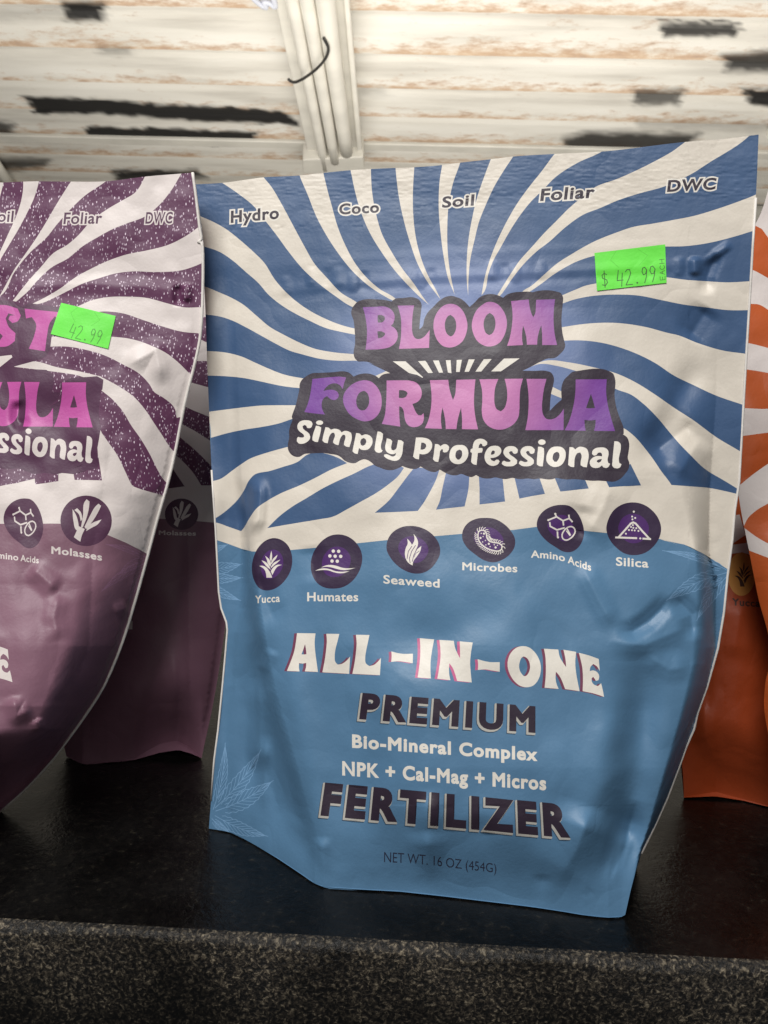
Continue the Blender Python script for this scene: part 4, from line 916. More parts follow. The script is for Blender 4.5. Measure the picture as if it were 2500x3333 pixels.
# captions under the badges
capt = [('Yucca', [(830, 1964), (911, 1959)], 25), ('Humates', [(1000, 1957), (1166, 1957)], 29), ('Seaweed', [(1248, 1899), (1431, 1913)], 28), ('Microbes', [(1505, 1856), (1684, 1863)], 26),
        ('Amino', [(1728, 1815), (1790, 1819), (1839, 1828)], 24), ('Acids', [(1848, 1832), (1881, 1845), (1924, 1859)], 25), ('Silica', [(2005, 1841), (2111, 1848)], 28)]
for i, (s, p, c) in enumerate(capt): add('ingredient_name#%d' % (5 if i == 6 else min(i, 4)), M_white, text(s, p, c, bold=0.022))
# headline with its maroon side faces
E_ = dict(A=(G('A1', [(255, 138), (525, 142), (512, 260), (520, 400), (540, 560), (560, 705), (368, 695), (385, 640), (390, 572), (340, 582), (285, 575), (282, 640), (292, 697), (107, 690), (160, 560), (215, 400), (240, 260)]), G('A1', [(372, 298), (385, 370), (393, 445), (360, 450), (320, 447), (345, 380)])),
          L=G('A1', [(683, 147), (872, 150), (845, 260), (815, 380), (805, 480), (815, 560), (850, 597), (900, 590), (960, 555), (1030, 482), (1015, 732), (625, 710), (655, 560), (680, 380), (690, 250)]),
          L2=G('A1', [(1115, 162), (1312, 165), (1290, 270), (1265, 390), (1250, 500), (1260, 580), (1310, 618), (1370, 605), (1430, 560), (1480, 500), (1465, 752), (1063, 732), (1090, 600), (1115, 420), (1125, 280)]),
          h=G('A2', [(108, 405), (180, 425), (280, 440), (422, 438), (420, 578), (320, 560), (200, 548), (105, 558), (112, 480)]), I=G('A2', [(522, 212), (732, 230), (700, 400), (680, 560), (678, 660), (685, 800), (492, 785), (515, 620), (530, 450), (530, 320)]),
          N=G('A2', [(808, 237), (1018, 250), (1040, 360), (1075, 440), (1110, 505), (1110, 400), (1105, 258), (1295, 275), (1270, 420), (1258, 560), (1265, 700), (1280, 857), (1068, 835), (1040, 740), (1000, 640), (955, 578), (948, 680), (955, 760), (970, 825), (778, 803), (805, 650), (825, 480), (822, 350)]),
          h2=G('A3', [(-249, 518), (-174, 540), (-74, 560), (75, 562), (75, 702), (-30, 685), (-130, 668), (-245, 675), (-240, 600)]),
          O=(G('A3', [(415, 328), (500, 345), (580, 410), (640, 500), (672, 600), (670, 720), (630, 830), (560, 905), (470, 928), (380, 910), (290, 840), (220, 730), (190, 620), (200, 510), (250, 410), (330, 345)]), G('A3', [(425, 478), (470, 500), (510, 570), (518, 640), (500, 710), (450, 765), (425, 765), (380, 710), (358, 630), (370, 550), (395, 495)])),
          N2=G('A3', [(720, 365), (930, 378), (950, 480), (1000, 570), (1045, 635), (1035, 520), (1005, 380), (1190, 412), (1178, 550), (1190, 720), (1215, 860), (1240, 985), (1030, 955), (990, 850), (945, 760), (895, 700), (890, 800), (905, 880), (935, 952), (730, 935), (745, 780), (748, 600), (740, 470)]),
          E=G('A3', [(1230, 425), (1380, 465), (1520, 515), (1535, 690), (1490, 620), (1440, 588), (1400, 630), (1388, 692), (1440, 682), (1500, 710), (1528, 770), (1515, 825), (1480, 835), (1440, 775), (1415, 800), (1420, 850), (1460, 895), (1510, 910), (1555, 870), (1575, 950), (1598, 1068), (1450, 1020), (1285, 985), (1290, 820), (1280, 640), (1255, 520)]))
def moved(s, d):
    if isinstance(s, tuple): return tuple(moved(q, d) for q in s)
    if isinstance(s, list): return [moved(q, d) for q in s]
    return s + np.array(d)
hd = list(E_.values())
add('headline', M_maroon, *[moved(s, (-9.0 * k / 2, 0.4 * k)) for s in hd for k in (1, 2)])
add('headline', M_white, *hd)
def plaque(s, path, cap, sl, bold, tk=1.24):
    key = 'product_lettering#' + s
    for d in ((-6, 7),): add(key, M_shadow, text(s, path, cap, bold=bold, track=tk, grow=3.0, slant=sl, shift=d))
    for d in ((-4.5, 4.5), (-2.5, 2.5)): add(key, M_grey, text(s, path, cap, bold=bold, track=tk, grow=2.4, slant=sl, shift=d))
    add(key, M_dark, text(s, path, cap, bold=bold, track=tk, slant=sl))
plaque('PREMIUM', [(1169, 2341), (1743, 2386)], (86, 87), (0.13, 0.0), 0.05, 1.28)
add('product_lettering#a', M_white, text('Bio-Mineral Complex', [(1146, 2434), (1750, 2478)], 44, bold=0.04))
add('product_lettering#b', M_white, text('NPK + Cal-Mag + Micros', [(1114, 2524), (1778, 2573)], 47, bold=0.04))
plaque('FERTILIZER', [(1043, 2655), (1857, 2729)], (108, 110), (0.14, -0.08), 0.056, 1.3)
add('product_lettering#c', M_navy, text('NET WT. 16 OZ (454G)', [(1250, 2806), (1380, 2814), (1450, 2822), (1535, 2832), (1616, 2841)], (33, 29), slant=(0.02, 0.0)))
for s, p, c, sl in (('Hydro', [(751, 726), (908, 712)], 40, (0.02, 0.0)), ('Coco', [(1104, 699), (1234, 692)], 36, (0.0, 0.0)), ('Soil', [(1438, 677), (1542, 669)], 37, (0.08, 0.08)), ('Foliar', [(1758, 655), (1934, 644)], 41, (0.12, 0.12)), ('DWC', [(2171, 625), (2328, 617)], 39, (0.12, 0.15))):
    add('use_lettering#' + s, M_white, text(s, p, c, bold=0.032, grow=4.8, slant=sl))
    add('use_lettering#' + s, M_dark, text(s, p, c, bold=0.032, slant=sl))

root = empty('fertilizer_pouch', tuple(P_blue(np.array([1400.0]), np.array([2860.0]))[0] * np.array([1, 1, 0]) + np.array([0, 0.03, 0])))
tag(root, 'upright blue and cream stand-up fertilizer pouch reading BLOOM FORMULA', 'pouch')
parts = planar_map(outline, L, 5.5, P_blue, root)
bl = np.vstack([T('S', [(640, 604)]), edge_left[::-1], T('S', [(681, 2696)])])
br = np.vstack([T('S', [(2469, 440)]), edge_right[:-1], T('S', [(2086, 2776), (2075, 2815), (2064, 2850)])])
def P_seam(x, y):
    zs = depth_on(x, y, 0.0006)
    return np.where((y > 2780)[:, None], at_depth(x, y, np.minimum(z0(x, y), zs)), P_blue(x, y, -0.0005))
seam_back(root, P_seam, bl, br, 0.034, M_blue, edge_bot[::-1],
          (np.vstack([T('S', [(2087, 2777)]), edge_body]), np.array([(2087, 2777, 0.2866), (2083, 2795, .2864), (2078, 2812, .286), (2072, 2830, .2855), (2066, 2845, .285), (2064, 2850, .2835)])))
seal_edge(root, P_blue, np.vstack([edge_right]), 0.00045)
seal_edge(root, P_blue, edge_left[:12], 0.00042)

def price_label(parent, P, quad, full=True, mink=M_ink):
    """green price label; quad = its corners (top left, top right, bottom right, bottom left) in artwork units, traced on C7 at (100,1240)-(748,1495)"""
    qd = np.array(quad, float)
    def mp(p):
        p = np.asarray(p, float); u = (p[..., 0]) / 640.0; v = p[..., 1] / 320.0
        return ((1 - u) * (1 - v))[..., None] * qd[0] + (u * (1 - v))[..., None] * qd[1] + (u * v)[..., None] * qd[2] + ((1 - u) * v)[..., None] * qd[3]
    P2 = lambda x, y: P(x, y, 0.00035)
    ls = [('price_sticker', M_label, mp(np.array([(0, 0), (160, 0), (320, 0), (480, 0), (640, 0), (640, 320), (480, 320), (320, 320), (160, 320), (0, 320)])))]
    cut = []
    for a in ([(200, 0), (140, 75), (215, 150)], [(395, 15), (478, 75), (395, 150)]): cut += stroke(mp(a), 1.6)
    ls.append(('price_sticker', M_inkpale, cut))
    w = 2.9
    ink = []
    for a in ([[(98, 195), (75, 180), (55, 195), (58, 220), (95, 238), (100, 262), (80, 285), (52, 275)], [(76, 160), (76, 300)]] if full else []) + ([[(205, 170), (190, 255), (245, 255)], [(240, 195), (228, 308)], [(268, 190), (285, 172), (308, 175), (316, 205), (300, 245), (268, 300), (330, 300)],
              [(446, 170), (463, 195), (452, 225), (432, 232), (420, 205), (428, 175), (446, 170)], [(463, 195), (458, 250), (440, 300)],
              [(520, 168), (540, 195), (528, 228), (505, 232), (492, 202), (502, 172), (520, 168)], [(540, 195), (530, 252), (512, 300)]]): ink += stroke(mp(a), w)
    ink += [ell(*mp(np.array([(372, 292)]))[0], 3.2, n=10)]
    ls.append(('price_sticker>price_print', mink, ink))
    e = []
    x0, x1 = 583, 628
    for a in ([(x1, 292), (x0, 292)], [(x0, 292), (x0, 262)], [((x0 + x1) / 2, 292), ((x0 + x1) / 2, 268)], [(x1, 292), (x1, 262)],
              [(x1, 248), (x0, 232), (x1, 216)], [(607, 242), (607, 222)], [(x0 + 8, 172), (x0, 188), (x0 + 12, 204), (x1 - 12, 204), (x1, 188), (x1 - 8, 172)],
              [(x0, 155), (x1, 155)], [(x0, 122), (x1, 122)], [(605, 155), (605, 122)]): e += stroke(mp(a), 1.9)
    if full: ls.append(('price_sticker>price_print', M_ink, e))
    return planar_map(ls[0][2], ls, 7.0, P2, parent)
price_label(root, P_blue, T('C7', [(97, 1226), (733, 1148), (746, 1494), (120, 1566)]))
# ------------------------------------------------------------------ the neighbouring pouches
def shaped(s, f):
    if isinstance(s, tuple): return tuple(shaped(q, f) for q in s)
    if isinstance(s, Glyphs): return Glyphs([f(q) for q in s])
    if isinstance(s, list): return [shaped(q, f) for q in s]
    return f(s)
def aff(cx, cy, tx, ty, kx, ky, sh=0.0):
    return lambda p: np.stack([tx + (p[:, 0] - cx) * kx, ty + (p[:, 1] - cy) * ky + sh * (p[:, 0] - cx) * kx], 1)

class Body:
    def __init__(self, zfun, ls, lr, rr, rs, bq, bottom, seed, creases=(), namp=1.0, sharp=0.0):
        self.zf, self.ls, self.lr, self.rr, self.rs, self.bq = zfun, ls, lr, rr, rs, bq
        b = np.array(bottom, float); self.b = b[np.argsort(b[:, 0])]
        self.n = Noise2(seed, 230), Noise2(seed + 1, 95), Noise2(seed + 2, 40)
        self.cr = creases; self.na = namp; self.sharp = sharp
    def __call__(self, x, y, lift=0.0):
        x = np.asarray(x, float); y = np.asarray(y, float)
        ls, lr, rr, rs = ib(y, self.ls), ib(y, self.lr), ib(y, self.rr), ib(y, self.rs)
        a = np.clip((x - ls) / (lr - ls), 0, 1); ea = np.sin(a * np.pi / 2); eb = 0
        sh = self.sharp * sstep(1900, 2200, y)
        for dx in (-20, -10, 0, 10, 20):
            b = np.clip((rs - x + dx) / (rs - rr), 0, 1)
            eb = eb + 0.2 * ((1 - sh) * np.sin(b * np.pi / 2) + sh * b)
        eb = eb * np.clip((rs - x) / 24.0, 0, 1)
        cx = (lr + rr) / 2; hw = (rr - lr) / 2
        D = ib(y, self.bq) * ea * eb * (1 - 0.2 * np.clip(np.abs(x - cx) / hw, 0, 1.2) ** 2)
        body = ea * eb
        D = D + self.na * ((0.0008 * self.n[0](x, y) + 0.0004 * self.n[1](x, y)) * (0.3 + 0.7 * body) * (0.3 + 0.7 * sstep(600, 1400, y)) + 0.00007 * self.n[2](x, y))
        for pts, amp, s in self.cr: D = D + crease(x, y, pts, amp, s)
        yb = np.interp(x, self.b[:, 0], self.b[:, 1]); zs = depth_on(x, yb, 0.0004)
        w = sstep(yb - 260, yb - 2, y)
        return at_depth(x, y, (self.zf(x, y) - D) * (1 - w) + zs * w - lift)
    def seam(self, ymax):
        def f(x, y):
            zs = depth_on(np.asarray(x, float), np.asarray(y, float), 0.0006)
            return at_depth(x, y, np.minimum(self.zf(x, y), np.where(y > ymax, zs, 9)))
        return f

# sparkly purple pouch in front on the left
pe_right = [(627, 562), (638, 640), (650, 740), (656, 778), (646, 788), (659, 800), (661, 900), (656, 1050), (642, 1150), (600, 1320), (560, 1520), (510, 1700), (470, 1850), (430, 1990), (395, 2100), (340, 2230), (270, 2340), (180, 2460), (90, 2560), (0, 2640)]
pe_bot = [(-60, 2715), (-140, 2790), (-260, 2840), (-460, 2850), (-620, 2840)]
pe_top = [(-640, 640), (-400, 610), (-100, 597), (0, 594), (115, 590), (230, 591), (345, 590), (470, 575)]
p_out = sm(np.array(pe_top + pe_right + pe_bot + [(-640, 2700), (-650, 1600)], float), thr=40, seg=8)
SEAMP = [(440, 650)] + [(y, x) for x, y in [(640, 562), (655, 800), (645, 1150), (600, 1320), (560, 1520), (510, 1700), (470, 1850), (430, 1990), (395, 2100), (340, 2230), (270, 2340), (180, 2460), (90, 2560), (0, 2640), (-90, 2720), (-200, 2860)]]
SEAMP = [(440, 650)] + [(p[0], p[1]) for p in SEAMP[1:]]
P_purple = Body(lambda x, y: 0.292 + (y - 560) / 2080.0 * 0.016 + 0.00002 * (640 - x) * 0.3, [(0, -640), (3000, -640)], [(0, -340), (3000, -400)],
                [(500, 330), (1000, 340), (1300, 320), (1600, 270), (1800, 240), (1950, 235), (2100, 228), (2202, 196), (2371, 133), (2486, 0), (2650, -180), (2860, -380)], SEAMP,
                [(440, 0), (640, 0), (900, .002), (1200, .008), (1500, .016), (1900, .028), (2100, .036), (2300, .044), (2900, .046)], pe_bot + [(0, 2640), (700, 2642)], 31,
                [([(60, 1300), (58, 1365), (84, 1402)], -.0022, 12), ([(95, 1840), (150, 1890), (192, 1925)], .0018, 18), ([(192, 1925), (175, 2010), (190, 2090)], .0016, 18), ([(395, 1200), (505, 1140), (530, 1260)], .0018, 16),
                 ([(578, 925), (582, 1000)], -.0016, 8), ([(606, 920), (610, 985)], .0014, 7), ([(40, 2260), (55, 2330), (110, 2305)], .0020, 14), ([(115, 2340), (135, 2380)], .0018, 10), ([(370, 1995), (420, 1975)], .0012, 12),
                 ([(300, 1330), (340, 1480), (330, 1640)], .0012, 34), ([(330, 2170), (150, 2440), (60, 2560)], -.0012, 30), ([(0, 935), (300, 925), (660, 945)], .0007, 14)], 1.3, 0.5)
L = []
add('front_panel', M_plumlow, p_out)
pw_low = T('S', [(-900, 400), (-900, 1700)], 'P2', [(0, 993), (200, 992), (430, 992), (600, 1020), (760, 1070), (900, 1130), (1015, 1190), (1150, 1260)], 'S', [(900, 1800), (900, 400)])
add('front_panel', M_whitep, pw_low)
pdark = np.vstack([T('S', [(-900, 420), (-900, 1590)]), T('P2', [(-200, 735), (0, 725), (130, 700), (700, 560), (690, 400)]), smooth_open(T('P2', [(690, 300), (760, 400), (830, 500), (880, 600), (930, 708), (980, 740), (1115, 780)])), T('S', [(640, 1640), (900, 1300), (900, 420)])])
add('front_panel', M_plum, pdark)
pw = [T('P1', [(-300, 200), (-120, 200), (-60, 420), (-40, 640), (-60, 640), (-160, 430)]), sm(T('P1', [(-50, 230), (25, 250), (5, 330), (-20, 420), (-45, 560), (-60, 700), (-80, 700), (-70, 420)])),
      sm(T('P1', [(160, 200), (165, 248), (150, 380), (110, 500), (60, 610), (0, 740), (-60, 860), (-40, 870), (0, 800), (60, 700), (120, 600), (190, 470), (245, 350), (275, 248), (285, 200)])),
      sm(T('P1', [(540, 190), (500, 248), (440, 340), (380, 440), (310, 560), (240, 670), (170, 770), (100, 870), (50, 960), (-5, 1060), (20, 1040), (100, 890), (220, 740), (330, 640), (410, 540), (500, 440), (600, 345), (755, 238), (800, 200)])),
      sm(T('P1', [(1050, 160), (1030, 205), (960, 320), (880, 370), (760, 440), (640, 530), (560, 620), (480, 690), (380, 750), (290, 850), (200, 950), (90, 1090), (115, 1095), (190, 1030), (280, 930), (370, 850), (480, 790), (590, 700), (690, 640), (800, 580), (900, 540), (1030, 490), (1120, 420), (1220, 300), (1290, 185), (1320, 140)])),
      sm(T('P1', [(1520, 500), (1425, 555), (1350, 610), (1200, 690), (1050, 730), (900, 760), (780, 800), (650, 860), (540, 920), (430, 1000), (330, 1060), (220, 1115), (280, 1110), (380, 1070), (480, 1020), (580, 970), (700, 930), (820, 895), (950, 880), (1100, 885), (1300, 870), (1450, 815), (1560, 760)])),
      sm(T('P1', [(500, 1150), (560, 1125), (640, 1090), (750, 1065), (900, 1060), (1050, 1070), (1180, 1105), (1300, 1135), (1430, 1135), (1560, 1130), (1560, 1330), (1410, 1320), (1300, 1310), (1150, 1270), (1000, 1220), (880, 1180), (760, 1165), (650, 1170)])),
      sm(np.vstack([T('P1', [(330, 1345), (600, 1342), (800, 1345), (950, 1365), (1080, 1410), (1180, 1460), (1270, 1530), (1330, 1590), (1450, 1700)]), T('P2', [(1450, 200), (1255, 240), (1245, 182), (1150, 90), (1100, 60)]), T('P1', [(1060, 1680), (980, 1600), (880, 1545), (750, 1480), (620, 1440), (480, 1415), (330, 1415)])])),
      sm(T('P1', [(90, 1557), (240, 1520), (400, 1560), (560, 1590), (720, 1628), (690, 1640), (520, 1612), (300, 1582)])),
      sm(T('P2', [(700, -60), (760, -30), (850, 20), (950, 90), (1030, 180), (1090, 270), (1150, 360), (1205, 445), (1320, 560), (1250, 760), (1150, 662), (1110, 590), (1060, 490), (1000, 390), (930, 290), (870, 190), (800, 110), (700, 30)])),
      T('P2', [(680, 270), (700, 300), (730, 360), (760, 400), (830, 500), (880, 600), (932, 712), (800, 760), (724, 690), (700, 560)])]
add('front_panel', M_whitep, *pw)
add('front_panel', M_plum, T('P2', [(-60, 560), (132, 560), (130, 702), (0, 722), (-60, 735)]), T('P2', [(240, 560), (415, 600), (415, 690), (330, 703), (250, 713)]), T('P2', [(515, 600), (700, 520), (725, 685), (620, 682), (530, 681)]))
lf = []
for b, t, w_ in (((475, 1815), (345, 1772), 10), ((478, 1820), (385, 1870), 16), ((478, 1830), (330, 1925), 14), ((470, 1850), (420, 1960), 12)): lf += leaf(b, t, w_, w=1.8, n=7)
add('leaf_print', film('pale_plum_line', (0.26, 0.13, 0.21)), *lf)
po = T('P1', [(-200, 1075), (0, 1085), (60, 1088), (110, 1108), (160, 1132), (205, 1105), (420, 1135), (470, 1150), (440, 1220), (370, 1320), (355, 1440), (330, 1480), (290, 1505), (100, 1557), (130, 1570), (330, 1580), (378, 1615), (385, 1670), (362, 1750)],
       'P2', [(360, 55), (430, 60), (415, 105), (338, 168), (420, 120)], 'P1', [(450, 1680), (490, 1640), (690, 1625), (735, 1650), (728, 1720)], 'P2', [(715, 50), (703, 200), (715, 320), (688, 480), (705, 560), (690, 600), (620, 612), (520, 640), (440, 632), (400, 642), (320, 632), (240, 640), (130, 598), (60, 605), (-200, 560)])
add('logo', M_plumdark, po)
add('logo', M_whitep, T('P1', [(-60, 1490), (82, 1474), (88, 1490), (0, 1560), (-60, 1590)]))
fm = aff(1920, 1234, 238, 1244, 0.774, 0.87)
pS = sm(T('P1', [(-60, 1120), (50, 1122), (125, 1145), (148, 1195), (125, 1235), (88, 1247), (60, 1222), (70, 1195), (105, 1192), (60, 1178), (40, 1215), (60, 1270), (110, 1320), (105, 1375), (60, 1408), (-60, 1412), (-40, 1360), (0, 1370), (20, 1340), (-60, 1250)]))
pT = sm(T('P1', [(175, 1145), (300, 1158), (440, 1172), (430, 1230), (390, 1200), (355, 1245), (335, 1330), (320, 1447), (205, 1430), (245, 1330), (255, 1250), (225, 1205), (185, 1215)]))
add('logo', M_pink, pS, pT, shaped(FO_U, fm), shaped(FO_L, fm), shaped(FO_A, fm))
fs_ = lambda p: np.stack([89 + (p[:, 0] - 1759) * 0.806, 1451 + (p[:, 1] - 1487) + 0.095 * (p[:, 0] - 1759) * 0.806], 1)
add('logo>slogan', M_whitep, *[shaped(s, fs_) for s in SP[10:]])
f1 = aff(1823.5, 1720, 75.6, 1703, 0.84, 1.05)
key = 'ingredient_badge#0'
add(key, M_plumdark, shaped(amino[0], f1)); add(key + '>icon#0', M_whitep, shaped(amino[1], f1))
key = 'ingredient_badge#1'
add(key, M_plumdark, ell(*T('P2', [(612, 972)])[0], 183 / 2.183, 180 / 2.183, 36))
cane = lambda f: [shaped(sm(np.array(q, float)), f) for q in ([(525, 1088), (548, 1105), (570, 1120), (582, 1075), (603, 1030), (560, 1010)], [(575, 1020), (590, 930), (600, 840), (615, 818), (636, 835), (632, 880), (610, 965), (588, 1018)], [(600, 1015), (640, 935), (680, 868), (700, 850), (718, 865), (700, 905), (650, 985), (612, 1030)],
      [(515, 888), (540, 930), (556, 985), (562, 1050), (540, 1035), (522, 975)], [(722, 962), (690, 1000), (650, 1022), (612, 1045), (625, 1010), (660, 985)], [(528, 895), (548, 882), (575, 912), (585, 960), (574, 975), (560, 925)])]
add(key + '>icon#1', M_whitep, *cane(lambda p: np.array([0, 1250]) + p / 2.183))
add('ingredient_name#0', M_whitep, text('Amino', T('P2', [(-70, 1232), (130, 1255)]), 21, bold=0.022)); add('ingredient_name#0', M_whitep, text('Acids', T('P2', [(145, 1258), (275, 1275)]), 21, bold=0.022))
add('ingredient_name#1', M_whitep, text('Molasses', T('P2', [(365, 1205), (540, 1225), (725, 1257)]), 24, bold=0.03))
add('headline', M_whitep, shaped(E_['E'], aff(1966, 2125, 40, 2097, 0.85, 0.86)))
for s, p, c in (('Soil', [(-75, 528), (92, 530)], 37), ('Foliar', [(450, 545), (722, 541)], 38), ('DWC', [(1032, 542), (1222, 540)], 38)):
    add('use_lettering#' + s, M_whitep, text(s, T('P1', p), c, bold=0.035, grow=4.0, slant=(0.1, 0.1))); add('use_lettering#' + s, M_plumdark, text(s, T('P1', p), c, bold=0.02, slant=(0.1, 0.1)))
root = empty('fertilizer_pouch', (-0.10, 0.29, 0.0))
tag(root, 'sparkly purple and white striped pouch at the left, nearest of the two purple ones', 'pouch')
planar_map(p_out, L, 7.5, P_purple, root)
seam_back(root, P_purple.seam(2500), np.array([(-640., 640.), (-648, 1600), (-640, 2700), (-622, 2838)]), np.array(pe_right, float), 0.03, M_plumlow, np.array(pe_bot[::-1], float))
seal_edge(root, P_purple, smooth_open(np.array(pe_right, float), 3), 0.0006)
price_label(root, P_purple, T('P1', [(435, 1103), (822, 1197), (768, 1430), (360, 1325)]), False, M_inkpale2)

# second purple pouch, in shade behind
q_right = [(700, 735), (722, 1300), (742, 1960), (722, 2120), (692, 2300), (656, 2468)]
q_bot = [(620, 2452), (580, 2441), (520, 2450), (440, 2473), (350, 2482), (268, 2486), (216, 2462)]
q_out = sm(np.array([(130, 760), (400, 748)] + q_right + q_bot + [(190, 2350), (120, 1900), (110, 1300)], float), thr=40, seg=9)
P_q = Body(lambda x, y: 0.368 + 0 * x, [(0, 115), (3000, 190)], [(0, 280), (3000, 330)], [(0, 560), (3000, 600)], [(0, 715), (1960, 742), (2300, 695), (2500, 650)], [(700, 0), (1100, .003), (1500, .008), (2000, .014), (2600, .02)], q_bot + [(656, 2468)], 51,
           [([(560, 2100), (575, 2250), (545, 2400)], .0022, 26), ([(520, 2330), (600, 2390)], .001, 14)], 1.0)
L = []
add('front_panel', M_plumlow, q_out)
add('front_panel', M_whitep, T('S', [(0, 600), (0, 1686)], 'P2', [(1000, 950), (1110, 955), (1300, 965), (1525, 985), (1700, 990)], 'S', [(900, 600)]))
add('front_panel', M_plum, T('P2', [(1200, 110), (1270, 140), (1380, 190), (1480, 230), (1600, 270), (1600, 470), (1490, 400), (1380, 330), (1260, 268), (1200, 240)]),
    sm(T('P2', [(1180, 320), (1240, 350), (1330, 420), (1420, 500), (1500, 580), (1620, 680), (1620, 720), (1500, 720), (1430, 720), (1380, 640), (1310, 560), (1215, 480), (1150, 440)])),
    T('P1', [(1340, 1130), (1440, 1200), (1560, 1230), (1560, 1400), (1460, 1382), (1400, 1350), (1300, 1330)]), T('P1', [(1300, 1515), (1460, 1518), (1560, 1520), (1560, 1715), (1465, 1700), (1330, 1662), (1250, 1640)]))
add('logo', M_plumdark, T('P2', [(1120, 480), (1200, 510), (1240, 620), (1312, 727), (1200, 742), (1150, 715), (1060, 730)]))
add('logo', M_whitep, stroke(T('P2', [(1185, 545), (1190, 600), (1205, 630)]), 11))
add('ingredient_badge', M_plumdark, ell(*T('P2', [(1290, 925)])[0], 119 / 2.183, 112 / 2.183, 32))
add('ingredient_badge>icon', M_whitep, *cane(lambda p: T('P2', [(1290, 925)])[0] + (p - np.array([612, 972])) * np.array([0.64, 0.62]) / 2.183))
add('ingredient_name', M_whitep, text('Molasses', T('P2', [(1128, 1072), (1392, 1078)]), 15, bold=0.03))
add('headline', M_whitep, T('P3', [(945, 35), (968, 30), (945, 80), (940, 75)]), T('P3', [(915, 150), (942, 155), (940, 215), (895, 215)]))
root = empty('fertilizer_pouch', (-0.12, 0.37, 0.0))
tag(root, 'purple pouch in shade between the sparkly purple pouch and the blue pouch, set further back', 'pouch')
planar_map(q_out, L, 9.0, P_q, root)
seam_back(root, P_q.seam(2400), np.array([(130., 762.), (110, 1300), (120, 1900), (190, 2350), (217, 2461)]), np.array(q_right, float), 0.02, M_plumlow, np.array(q_bot[::-1], float))

# orange pouches on the right
o_left = [(2503, 610), (2478, 690), (2456, 735), (2300, 800), (2180, 1000), (2170, 1800), (2200, 2300), (2226, 2594)]
o_bot = [(2226, 2596), (2330, 2592), (2420, 2606), (2500, 2626), (2620, 2650), (2800, 2640)]
o_out = sm(np.array([(2640, 560), (2800, 540), (2840, 1500), (2830, 2300)] + o_bot[::-1] + o_left[::-1], float), thr=40, seg=9)
P_o = Body(lambda x, y: 0.345 + 0 * x, [(0, 2180), (3000, 2210)], [(0, 2330), (3000, 2340)], [(0, 2660), (3000, 2640)], [(0, 2840), (3000, 2830)], [(700, 0), (1100, .003), (1500, .008), (2000, .013), (2600, .016)], o_bot, 61,
           [([(2290, 2260), (2300, 2400), (2330, 2500)], .0018, 18), ([(2420, 1950), (2380, 2150)], .0012, 26)], 1.2)
L = []
add('front_panel', M_orangelow, o_out)
add('front_panel', M_orange, T('S', [(2000, 500), (2000, 1790)], 'C8', [(440, 262), (530, 250), (700, 330)], 'S', [(2900, 1800), (2900, 500)]))
add('front_panel', M_whitep, sm(T('C6', [(250, 850), (350, 855), (455, 880), (560, 935), (640, 980), (900, 1080), (900, 1250), (640, 1170), (560, 1125), (500, 1090), (440, 1085), (250, 1075)])), sm(T('C6', [(250, 1305), (430, 1320), (553, 1350), (640, 1375), (900, 1440), (900, 1560), (640, 1520), (553, 1500), (430, 1480), (250, 1478)])),
    sm(T('C6', [(250, 1718), (405, 1712), (553, 1715), (640, 1705), (900, 1680), (900, 1820), (640, 1850), (553, 1858), (400, 1878), (250, 1895)])), T('S', [(2440, 745), (2456, 733), (2480, 745), (2520, 800), (2900, 900), (2900, 500), (2480, 500)]),
    T('C8', [(440, 110), (520, 95), (545, 180), (493, 215), (440, 240)]), T('C8', [(440, 228), (548, 213), (700, 225), (700, 330), (560, 262), (530, 252), (490, 258), (440, 275)]))
add('ingredient_badge', M_tan, ell(*T('C8', [(528, 343)])[0], 58 / 1.276, 90 / 1.276, 36))
fy = aff(yucca[1][0][:, 0].mean() + 12, 1838, 2000 + 534 / 1.276, 1600 + 345 / 1.276, 0.80, 0.92)
add('ingredient_badge>icon', M_brown, shaped(yucca[1], fy))
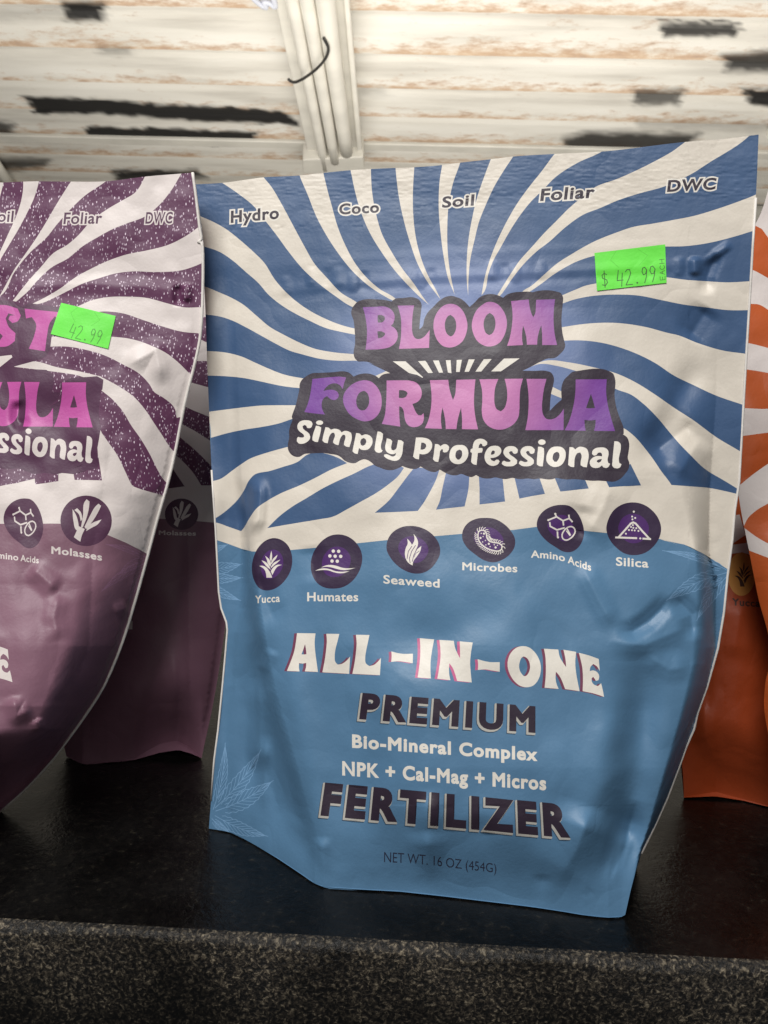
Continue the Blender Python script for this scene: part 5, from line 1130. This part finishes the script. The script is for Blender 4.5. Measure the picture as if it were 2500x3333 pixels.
add('ingredient_name', M_brown, text('Yucca', T('C8', [(488, 473), (605, 480)]), 24, bold=0.035))
root = empty('fertilizer_pouch', (0.17, 0.345, 0.0))
tag(root, 'orange pouch with a tan plant badge reading Yucca, behind the blue pouch', 'pouch')
planar_map(o_out, L, 9.0, P_o, root)
seam_back(root, P_o.seam(2500), np.array(o_left[1:], float), np.array([(2800., 545.), (2840, 1500), (2830, 2300), (2800, 2640)]), 0.02, M_orangelow, np.array(o_bot, float))

v_left = [(2400, 1586), (2415, 1678), (2431, 1757), (2451, 1859), (2470, 1953), (2500, 2062), (2512, 2130), (2492, 2220), (2487, 2290), (2500, 2385), (2530, 2500), (2560, 2700)]
v_bot = [(2562, 2722), (2700, 2750), (2850, 2760)]
v_out = sm(np.array([(2450, 1545), (2500, 1510), (2620, 1450), (2800, 1390), (2900, 1800), (2880, 2500)] + v_bot[::-1] + v_left[::-1], float), thr=40, seg=8)
P_v = Body(lambda x, y: 0.312 + 0 * x, [(0, 2390), (1600, 2400), (1950, 2465), (2100, 2495), (2220, 2485), (2390, 2490), (2800, 2560)], [(0, 2560), (3000, 2640)], [(0, 2720), (3000, 2760)], [(0, 2900), (3000, 2900)], [(1400, 0.0), (1700, .006), (2100, .016), (2600, .024)], v_bot, 71, [], 1.0)
L = []
add('front_panel', M_orange, v_out)
add('front_panel', M_whitep, T('S', [(2300, 1300), (2300, 1560)], 'C8', [(450, -20), (520, 100), (545, 200), (560, 245), (638, 275), (800, 310), (1200, 300)], 'S', [(3000, 1300)]))
add('front_panel', M_orange, sm(T('C8', [(536, 148), (555, 110), (585, 82), (638, 50), (760, 10), (1200, -60), (1200, 260), (760, 240), (638, 215), (590, 188)])))
root = empty('fertilizer_pouch', (0.19, 0.31, 0.0))
tag(root, 'bright orange pouch cut off by the right edge, in front of the other orange one', 'pouch')
planar_map(v_out, L, 8.0, P_v, root)
seam_back(root, P_v.seam(2600), np.array(v_left, float), np.array([(2800., 1392.), (2900, 1800), (2880, 2500), (2850, 2760)]), 0.016, M_orange, np.array(v_bot, float))
